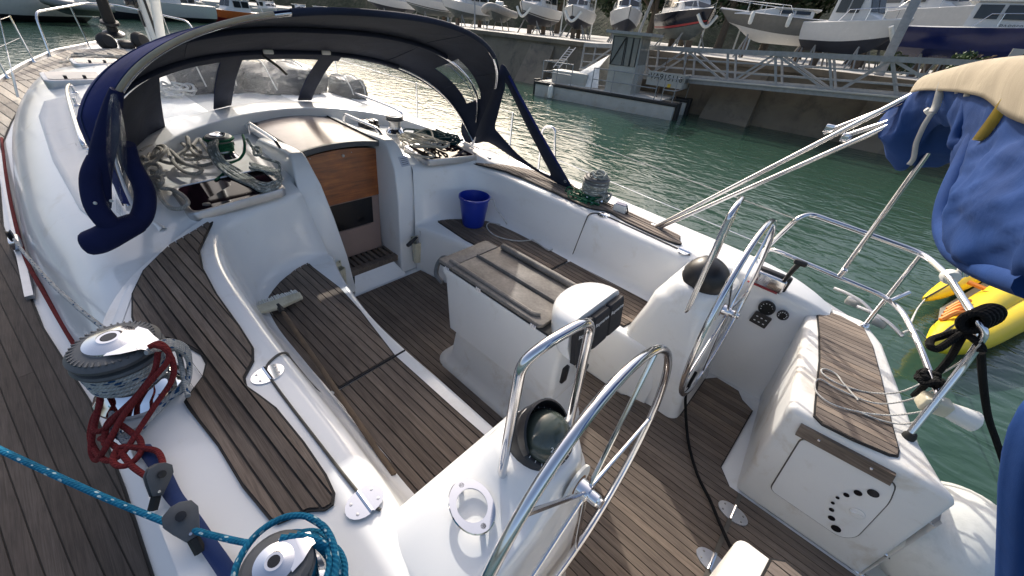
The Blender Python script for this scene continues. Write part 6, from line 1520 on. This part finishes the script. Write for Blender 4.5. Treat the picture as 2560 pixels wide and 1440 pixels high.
# grey rope heap on the cabin top, port side
def c8(pts): return pz([(300 + x / 4.364, 250 + y / 4.364, z) for x, y, z in pts])
Z0 = 1.085
g = [c8([(260, 560, Z0 + .02), (250, 500, Z0 + .03), (380, 460, Z0 + .02), (560, 425, Z0 + .02), (650, 450, Z0 + .02), (740, 520, Z0 + .05), (745, 430, Z0 + .09), (730, 410, Z0 + .09), (740, 500, Z0 + .06), (700, 560, Z0 + .04), (620, 610, Z0 + .03), (640, 670, Z0 + .02), (760, 710, Z0 + .01), (900, 715, Z0 + .01), (1010, 690, Z0 + .02)]),
     c8([(560, 640, Z0 + .03), (620, 720, Z0 + .02), (720, 790, Z0 + .01), (830, 805, Z0 + .01), (890, 770, Z0 + .01), (850, 735, Z0 + .01), (720, 700, Z0 + .02), (640, 640, Z0 + .04), (600, 600, Z0 + .05), (560, 560, Z0 + .06), (535, 550, Z0 + .06), (540, 620, Z0 + .05)]),
     c8([(310, 640, Z0 + .01), (400, 610, Z0 + .04), (460, 560, Z0 + .05), (420, 520, Z0 + .05), (380, 560, Z0 + .03), (370, 620, Z0 + .02), (440, 660, Z0 + .01), (560, 690, Z0 + .01), (680, 660, Z0 + .01)]),
     c8([(400, 510, Z0 + .04), (470, 500, Z0 + .06), (505, 530, Z0 + .06), (470, 580, Z0 + .05), (410, 640, Z0 + .03), (330, 690, Z0 + .02), (270, 720, Z0 + .02), (260, 760, Z0 + .02), (330, 800, Z0 + .02), (430, 805, Z0 + .02), (480, 790, Z0 + .02)]),
     c8([(790, 500, Z0 + .04), (860, 425, Z0 + .05), (900, 480, Z0 + .04), (960, 560, Z0 + .03), (1010, 600, Z0 + .02), (950, 630, Z0 + .02), (840, 600, Z0 + .03), (770, 530, Z0 + .03), (830, 520, Z0 + .02), (880, 570, Z0 + .02)]),
     c8([(270, 730, Z0 + .03), (330, 700, Z0 + .05), (410, 710, Z0 + .05), (440, 760, Z0 + .04), (400, 790, Z0 + .03), (340, 770, Z0 + .03), (300, 790, Z0 + .03), (330, 850, Z0 + .02), (420, 840, Z0 + .04), (465, 870, Z0 + .04), (440, 920, Z0 + .03), (380, 880, Z0 + .02), (370, 930, Z0 + .01), (420, 1010, Z0 - .02), (470, 1100, Z0 - .01), (560, 1180, Z0 - .02), (680, 1180, Z0 - .015), (740, 1120, Z0 - .005), (680, 1040, Z0), (560, 975, Z0 - .01), (450, 960, Z0), (400, 900, Z0 + .01)]),
     c8([(230, 560, Z0 + .03), (300, 520, Z0 + .04), (380, 500, Z0 + .04), (330, 580, Z0 + .02), (290, 650, Z0 + .03), (250, 620, Z0 + .03), (240, 680, Z0 + .02), (280, 760, Z0 + .02)]),
     c8([(690, 600, Z0 + .02), (760, 600, Z0 + .02), (820, 610, Z0 + .02), (870, 640, Z0 + .01), (760, 650, Z0 + .01), (700, 640, Z0 + .02)])]
rope_thing('grey_rope', 'weathered grey rope lying in a tangled heap on the cabin top, port side', g, .0125, 'rope_grey')
# green tail and grey-green bundle on the port halyard winch
HWc = Vector((-.44, -.735, 1.085)); kh = .82
rope_thing('green_rope', 'dark green rope wrapped round the port halyard winch', [helix(HWc, .085 * kh, .09 * kh, 1.085 + .07 * kh, 1.085 + .15 * kh, 4, .6), helix(HWc, .108 * kh, .108 * kh, 1.085 + .172 * kh, 1.085 + .176 * kh, 1.2, .6), c8([(1340, 380, 1.26), (1360, 480, 1.22), (1350, 580, 1.16), (1300, 650, 1.12)]), c8([(1300, 650, 1.12), (1200, 690, 1.11), (1120, 720, 1.10), (1150, 780, 1.09), (1060, 860, 1.08), (1040, 880, 1.075)])], .009, 'rope_green')
bun = []
for k in range(11):
    f = k / 10; dx = lerp(-40, 50, f); j = lambda a=12: random.uniform(-a, a)
    bun.append(c8([(1060 + dx * .5 + j(), 400 + j(8), 1.24), (1000 + dx + j(), 520 + j(), 1.20 + .02 * f), (1080 + dx + j(), 680 - dx * .5 + j(), 1.14), (1240 + dx * .8 + j(), 800 - dx * .8 + j(), 1.09), (1420 + j(), 900 - dx * .9 + j(), 1.075), (1560 + j(20), 960 - dx * .8 + j(20), 1.07), (1700 + j(20), 930 - dx * .6 + j(20), 1.07), (1755 + j(), 860 - dx * .4 + j(20), 1.08), (1680 + j(20), 790 - dx * .4 + j(20), 1.09), (1560 + j(20), 750 - dx * .5, 1.10), (1420 + j(20), 720 - dx * .6, 1.12)]))
bun.append(c8([(1380, 420, 1.24), (1450, 520, 1.18), (1500, 560, 1.16), (1540, 620, 1.14), (1650, 660, 1.12), (1730, 690, 1.11), (1740, 780, 1.09)]))
bun.append(c8([(1450, 540, 1.18), (1480, 510, 1.19), (1530, 530, 1.18), (1530, 590, 1.16), (1470, 600, 1.16), (1460, 550, 1.18)]))
rope_thing('bundled_rope', 'grey green rope hanked and hung over the port halyard winch', bun, .0102, 'rope_greygreen')
# starboard heaps
random.seed(21)
def heap(cx, cy, z, rx, ry, n, ang=0, hgt=.05):
    out = []
    for k in range(n):
        p = []; ph = random.uniform(0, 6.3); a_ = random.uniform(.55, 1.0); b_ = random.uniform(.45, 1.0); ox, oy = random.uniform(-.3, .3) * rx, random.uniform(-.3, .3) * ry
        for q in range(9):
            t = ph + q * .75; x = ox + rx * a_ * math.cos(t); y = oy + ry * b_ * math.sin(t)
            p.append(Vector((cx + x * math.cos(ang) - y * math.sin(ang), cy + x * math.sin(ang) + y * math.cos(ang), z + random.uniform(.0, hgt))))
        out.append(p)
    return out
rope_thing('cream_rope', 'cream rope looped loosely over the starboard cabin hatch', heap(-.06, .80, 1.092, .25, .14, 7, .4, .06) + [pz([(1035, 335, 1.13), (1070, 322, 1.17), (1082, 345, 1.12), (1060, 370, 1.10), (1085, 390, 1.08), (1060, 392, 1.08), (1010, 380, 1.09)])], .0085, 'rope_cream')
rope_thing('dark_teal_rope', 'dark teal rope heap on the starboard cabin top beside the cream rope', heap(-.20, 1.06, 1.065, .26, .13, 11, .5, .07) + [pz([(1100, 345, 1.07), (1130, 352, 1.06), (1146, 366, 1.05), (1128, 372, 1.05), (1105, 362, 1.06)])], .008, 'rope_darkteal')
WS = (1.50, 1.48)
rope_thing('sheet_rope', 'grey rope piled high on the starboard winch', [helix(WS, .105, .10, 1.0, 1.13, 6, 1.2), helix(WS, .105, .085, 1.04, 1.15, 3.4, .3), helix(WS, .112, .10, 1.10, 1.0, 2.3, 2.0)] + heap(WS[0], WS[1], 1.145, .07, .07, 5, 0, .04) + heap(WS[0] + .10, WS[1] - .02, .95, .08, .06, 4, 0, .08), .0105, 'rope_greygreen')
rope_thing('green_line', 'thin green line looped round the foot of the starboard winch', heap(WS[0] - .04, WS[1] - .12, .935, .17, .07, 5, 0, .06) + [helix(WS, .125, .125, .97, 1.0, 1.6, 2.5)], .006, 'rope_green')
rope_thing('tail_line', 'black tail of rope along the starboard coaming panel aft of the winch', [pz([(1480, 505, .93), (1520, 525, .925), (1560, 535, .92), (1600, 545, .918)])], .008, 'rope_black')
# solar lamp
sl_ = thing('solar_lamp', 'small white solar lamp standing on the starboard coaming edge', 'solar lamp'); c = at(1550, 522, z=.95)
m = MB(); m.box(c, (.11, .075, .085), Matrix.Rotation(.2, 3, 'Z')); m.build('lamp_body', 'white_plastic', sl_, bevel=.012, seg=3)
m = MB(); m.box(c + Vector((0, 0, .045)), (.085, .055, .006), Matrix.Rotation(.2, 3, 'Z')); m.build('solar_panel', 'solar_cell', sl_, smooth=False)
m = MB(); m.tube(cr([c + Vector((.05, .0, -.05)), c + Vector((.075, 0, 0)), c + Vector((.05, 0, .045))], 5), .006, 6); m.build('lamp_clip', 'black_plastic', sl_)
# bucket
bk = thing('bucket', 'blue plastic bucket standing on the starboard seat', 'bucket'); c = Vector((.655, .845, .522))
m = MB(); m.lathe([(.0, 0), (.098, 0), (.102, .01), (.138, .265), (.146, .268), (.146, .285), (.137, .288), (.133, .27), (.098, .02), (0, .015)], c, 36); m.build('pail', 'bucket_blue', bk, sharp=35)
m = MB(); m.tube([c + Vector((.142 * math.cos(t), .142 * math.sin(t), .275 - .11 * math.sin(t - .6) if math.sin(t - .6) > 0 else .275)) for t in [.6 + math.pi * k / 20 for k in range(21)]], .003, 6); m.build('handle', 'steel', bk)
hx = c + Vector((.142 * math.cos(.6), .142 * math.sin(.6), .275))
rope_thing('cord', 'thin white cord tied to the blue bucket and trailing along the seat', [[hx, hx + Vector((.03, .02, .0)), at(1240, 520, z=.74), at(1268, 563, z=.53), at(1245, 560, z=.528), at(1222, 557, z=.528), at(1218, 570, z=.528), at(1240, 590, z=.528), at(1290, 602, z=.528), at(1330, 600, z=.528), at(1350, 598, z=.53), at(1372, 612, z=.53), at(1382, 622, z=.53), at(1370, 625, z=.53), at(1350, 612, z=.53), at(1330, 598, z=.53)]], .0055, 'rope_white', 'cord')
# deck brush
br = thing('deck_brush', 'long handled deck brush with white bristles lying on the port seat', 'brush')
h0, h1 = at(700, 770, z=.575), at(985, 1187, z=.535); d = (h1 - h0).normalized(); s_ = Vector((0, 0, 1)).cross(d).normalized(); upv = d.cross(s_)
m = MB(); m.tube([h0, h0.lerp(h1, .5), h1], .0125, 10); m.build('handle', 'old_handle', br)
m = MB(); m.tube([h0 - d * .03, h0 + d * .05], .017, 10); m.build('ferrule', 'black_plastic', br)
ax_ = (at(736, 735, z=.575) - at(628, 770, z=.575)).normalized(); fw = -(d - ax_ * d.dot(ax_)).normalized(); bc = h0 - d * .045
m = MB(); rws = []
for s in (-.145, -.13, -.06, 0, .06, .13, .145):
    w = .018 + .030 * (1 - abs(s) / .16); rws.append([bc + ax_ * s + fw * a_ + Vector((0, 0, b_)) for a_, b_ in ((.03, -.018), (.03, .018), (-w, .012), (-w, -.012))])
m.grid(rws, closeu=True); m.cap(rws[0]); m.cap(rws[-1]); m.build('head', 'cream_plastic', br, bevel=.004)
for k in range(22):
    for q in (-1, 1):
        p = bc + ax_ * (-.135 + .27 * k / 21) + fw * .03 + Vector((0, 0, q * .008)); m = MB(); e_ = p + fw * .045 + ax_ * random.uniform(-.006, .006) + Vector((0, 0, random.uniform(-.006, .008))); m.tube([p, e_], [.0052, .0068], 5); m.build('bristle_tuft', 'fender_white', br)
# winch handles in the starboard pocket
for i, (a_, b_, lab) in enumerate(((Vector((.395, .385, .415)), Vector((.43, .26, .385)), 'winch handle with black grip pointing left out of the starboard pocket'), (Vector((.405, .42, .455)), Vector((.43, .53, .44)), 'winch handle with black grip pointing right out of the starboard pocket'))):
    wh2 = thing('winch_handle', lab, 'winch handle', 'winch handles in the pocket')
    m = MB(); m.box(Vector((a_.x, a_.y, a_.z - .06)), (.02, .022, .16)); m.build('lever', 'alloy', wh2, bevel=.005)
    dd = (b_ - a_).normalized(); m = MB(); m.tube([a_, a_ + dd * .03, a_ + dd * .10, a_ + dd * .14, a_ + dd * .15], [.011, .014, .019, .018, .008], 12); m.build('grip', 'black_plastic', wh2)
# black hose across the helm area
rope_thing('black_hose', 'black hose hanging from the starboard wheel across the cockpit sole', [[at(1740, 930, y=.62), at(1722, 965, y=.60), at(1714, 995, z=.20), at(1716, 1060, z=.075), at(1724, 1120, z=.062), at(1745, 1190, z=.062), at(1775, 1250, z=.062), at(1800, 1310, z=.07), at(1826, 1368, z=.12), at(1835, 1395, z=.25)]], .0095, 'rope_black', 'hose')
# cords on the starboard helm seat
zz = .79
rope_thing('cord', 'thin white cord looped over the starboard helm seat and tied to the pushpit', [
    [at(2455, 850, z=1.30), at(2400, 905, z=1.1), at(2330, 945, z=.95), at(2250, 980, z=.86), at(2180, 982, z=zz), at(2110, 965, z=zz), at(2070, 945, z=zz), at(2053, 928, z=zz), at(2062, 922, z=zz), at(2090, 935, z=zz), at(2110, 960, z=zz), at(2145, 1000, z=zz)],
    [at(2450, 860, z=1.28), at(2380, 945, z=1.06), at(2300, 990, z=.90), at(2230, 1008, z=.82), at(2170, 1004, z=zz), at(2090, 970, z=zz), at(2050, 948, z=zz), at(2036, 960, z=zz), at(2045, 985, z=zz), at(2080, 1010, z=zz), at(2140, 1028, z=zz), at(2220, 1038, z=.80), at(2300, 1030, z=.86), at(2338, 1015, z=.94)],
    [at(2140, 1026, z=zz), at(2200, 1050, z=zz), at(2260, 1060, z=.80), at(2310, 1045, z=.88), at(2345, 1015, z=.95)]], .0042, 'rope_white', 'cord')
# black mooring warp on the pushpit
PK = at(2448, 800, z=1.34)
bm = [pz([(2455, 880, 1.25), (2448, 860, 1.27), (2400, 830, 1.27), (2350, 842, 1.22), (2328, 850, 1.2), (2325, 865, 1.2), (2345, 872, 1.2), (2380, 850, 1.24), (2420, 820, 1.29), (2440, 805, 1.32)]),
      [at(2420, 815, z=1.30), at(2395, 860, z=1.22), at(2375, 895, z=1.12), at(2350, 925, z=1.05), at(2330, 945, z=1.0), at(2305, 970, z=.93), at(2285, 990, z=.86)],
      [at(2452, 880, y=1.0), at(2458, 960, y=1.15), at(2470, 1040, y=1.25), at(2490, 1100, y=1.3), at(2510, 1160, y=1.35), at(2530, 1230, y=1.35)]]
for k in range(5):
    q = []
    for j in range(10):
        t = 2 * math.pi * j / 9; q.append(PK + Vector((.035 * math.cos(t) + .012 * (k - 2), .025 * (k - 2), .045 * math.sin(t) + .004 * k)))
    bm.append(q)
rope_thing('mooring_warp', 'thick black mooring rope knotted round the pushpit corner', bm, .0155, 'rope_black')
rope_thing('mooring_line', 'black knotted rope end on the pushpit leg near the rescue light', heap(at(2318, 950, z=1.0).x, at(2318, 950, z=1.0).y, .98, .04, .04, 5, 0, .06), .013, 'rope_black')
# big white ball fender on the swim platform
fd = thing('ball_fender', 'large white ball fender with black ends lying on the stern platform', 'fender'); c = at(2378, 1330, x=4.30); ax_ = (at(2458, 1236, x=4.44) - c).normalized()
m = MB(); m.lathe([(0, -.40), (.12, -.39), (.20, -.34), (.235, -.24), (.245, -.10), (.24, .02), (.205, .12), (.15, .19), (.10, .225), (.085, .23)], c, 36, tuple(ax_)); m.build('body', 'fender_white', fd, sharp=60)
m = MB(); m.lathe([(.10, .215), (.10, .25), (.075, .285), (.05, .295), (.045, .34), (.02, .35)], c, 24, tuple(ax_)); m.build('rope_eye', 'black_rubber', fd, sharp=60)
m = MB(); m.lathe([(.006, 0), (.004, .002)], c + Vector((-.12, -.17, .12)), 8, (-.4, -.7, .5)); m.build('valve', 'black_rubber', fd)
# inflatable kayak floating off the quarter (level frame)
ky = empty('inflatable_kayak'); tag(ky, 'yellow inflatable kayak with black seams and orange straps floating off the stern quarter', 'kayak')
zw = WZ + .16
def kp(px, py, z): return atw(px, py, z=z)
nose1, nose2 = kp(2312, 748, zw + .15), kp(2318, 862, zw + .05)
tubes_ = (('tube', [(2312, 748), (2350, 730), (2400, 702), (2450, 672), (2520, 630), (2640, 560), (2800, 480)], [.03, .10, .15, .17, .18, .18, .18]), ('tube', [(2322, 866), (2360, 835), (2410, 805), (2470, 765), (2540, 725), (2640, 665), (2820, 560)], [.03, .13, .18, .20, .21, .21, .21]), ('tube', [(2335, 872), (2390, 862), (2450, 838), (2510, 805), (2570, 775), (2680, 715), (2860, 610)], [.03, .12, .17, .19, .2, .2, .2]))
for i, (nm, pts, rr) in enumerate(tubes_):
    P_ = cr([kp(x, y, zw + (.12 if i == 1 else .05)) for x, y in pts], 5); R_ = [interp([(a * 5, r_) for a, r_ in enumerate(rr)], k) for k in range(len(P_))]
    m = MB(); m.tube(P_, R_, 16); m.build('tube', 'yellow_pvc', ky)
    for dz, dx in ((.72, -.70),):
        m = MB(); rws = []
        vv = [(CAMW - p).normalized() for p in P_]
        m.tube([p + (v * .55 + Vector((0, 0, .84))).normalized() * r_ for p, v, r_ in zip(P_, vv, R_)], .012, 6); m.build('seam', 'black_rubber', ky)
m = MB(); m.grid([[kp(2345, 800, zw), kp(2420, 770, zw), kp(2520, 700, zw), kp(2700, 600, zw)], [kp(2350, 770, zw), kp(2410, 735, zw), kp(2500, 680, zw), kp(2680, 570, zw)]]); m.build('floor', 'tank_grey', ky)
for k in range(4):
    m = MB(); p, q = kp(2352 + k * 6, 800 - k * 9, zw + .22), kp(2412 + k * 4, 782 - k * 10, zw + .30); m.tube(cr([p, p.lerp(q, .5) + Vector((0, 0, .06)), q], 4), .028, 6); m.build('strap', 'orange_strap', ky)
m = MB(); p, q = kp(2420, 705, zw + .3), kp(2462, 722, zw + .3); m.tube([p, q], .035, 6); m.build('strap', 'orange_strap', ky)
m = MB(); m.tube([kp(2395, 700, zw + .35), kp(2475, 660, zw + .35)], .012, 6); m.build('paddle_shaft', 'alloy', ky)
rp = [at(2250, 833, z=1.12), at(2275, 826, z=1.0), at(2305, 828, z=.6), at(2320, 840, z=-.1)]
rope_thing('painter', 'white painter from the kayak bow to the pushpit', [[BM.inverted() @ kp(2326, 862, zw + .1), at(2300, 830, z=.7), at(2275, 826, z=1.0), at(2256, 833, z=1.10)], [BM.inverted() @ nose1, at(2295, 770, z=.2), at(2280, 800, z=.8), at(2276, 812, z=1.04)]], .006, 'rope_white')
# things lashed on the coachroof forward of the sprayhood
def lump(name, label, cat, c, r, mat, seed, amp=.22):
    root = thing(name, label, cat); m = MB(); rows = []
    for i in range(15):
        th_ = math.pi * i / 14; row = []
        for j in range(26):
            ph = 2 * math.pi * j / 26; d = Vector((math.sin(th_) * math.cos(ph), math.sin(th_) * math.sin(ph), math.cos(th_)))
            q = Vector((math.copysign(abs(d.x) ** .75, d.x), math.copysign(abs(d.y) ** .75, d.y), math.copysign(abs(d.z) ** .75, d.z)))
            k = 1 + amp * noise.fractal(d * 2.1 + Vector((seed, 0, 0)), 1, 2, 4) + .05 * math.sin(ph * 9 + 4 * th_)
            row.append(Vector(c) + Vector((q.x * r[0], q.y * r[1], q.z * r[2])) * k)
        rows.append(row)
    m.grid(rows, closeu=True); m.build('cloth', mat, root, sharp=80)
    for dy in (-.45, .40):
        m = MB(); m.tube(cr([Vector(c) + Vector((r[0] * 1.12 * math.cos(t), dy * r[1] * (1 + .1 * math.sin(3 * t)), max(-.3, r[2] * 1.12 * math.sin(t)))) for t in [math.pi * k / 10 for k in range(11)]], 3), .008, 6); m.build('lashing', 'rope_white', root)
plain('dark_pvc', (.030, .032, .038), .5, var=.3, scale=6, bmp=.4, bscale=9)
lump('folded_dinghy', 'dark grey folded dinghy lashed on the cabin roof, seen through the middle hood window', 'folded dinghy', (-2.75, .62, 1.17), (.42, .50, .22), 'dark_pvc', 3)
lump('sail_bundle', 'dark grey sail bundle on the cabin roof, seen through the left hood window', 'sail bundle', (-2.9, -.10, 1.20), (.40, .34, .28), 'dark_pvc', 9)
lump('cover_bundle', 'small dark bundle on the starboard cabin edge, seen through the right hood window', 'bundle', (-2.6, 1.42, 1.08), (.30, .20, .17), 'dark_pvc', 14)
rope_thing('deck_coil', 'white rope coil on the cabin roof behind the left hood window', heap(-2.6, -.55, 1.11, .25, .2, 6, .3, .10), .011, 'rope_white')
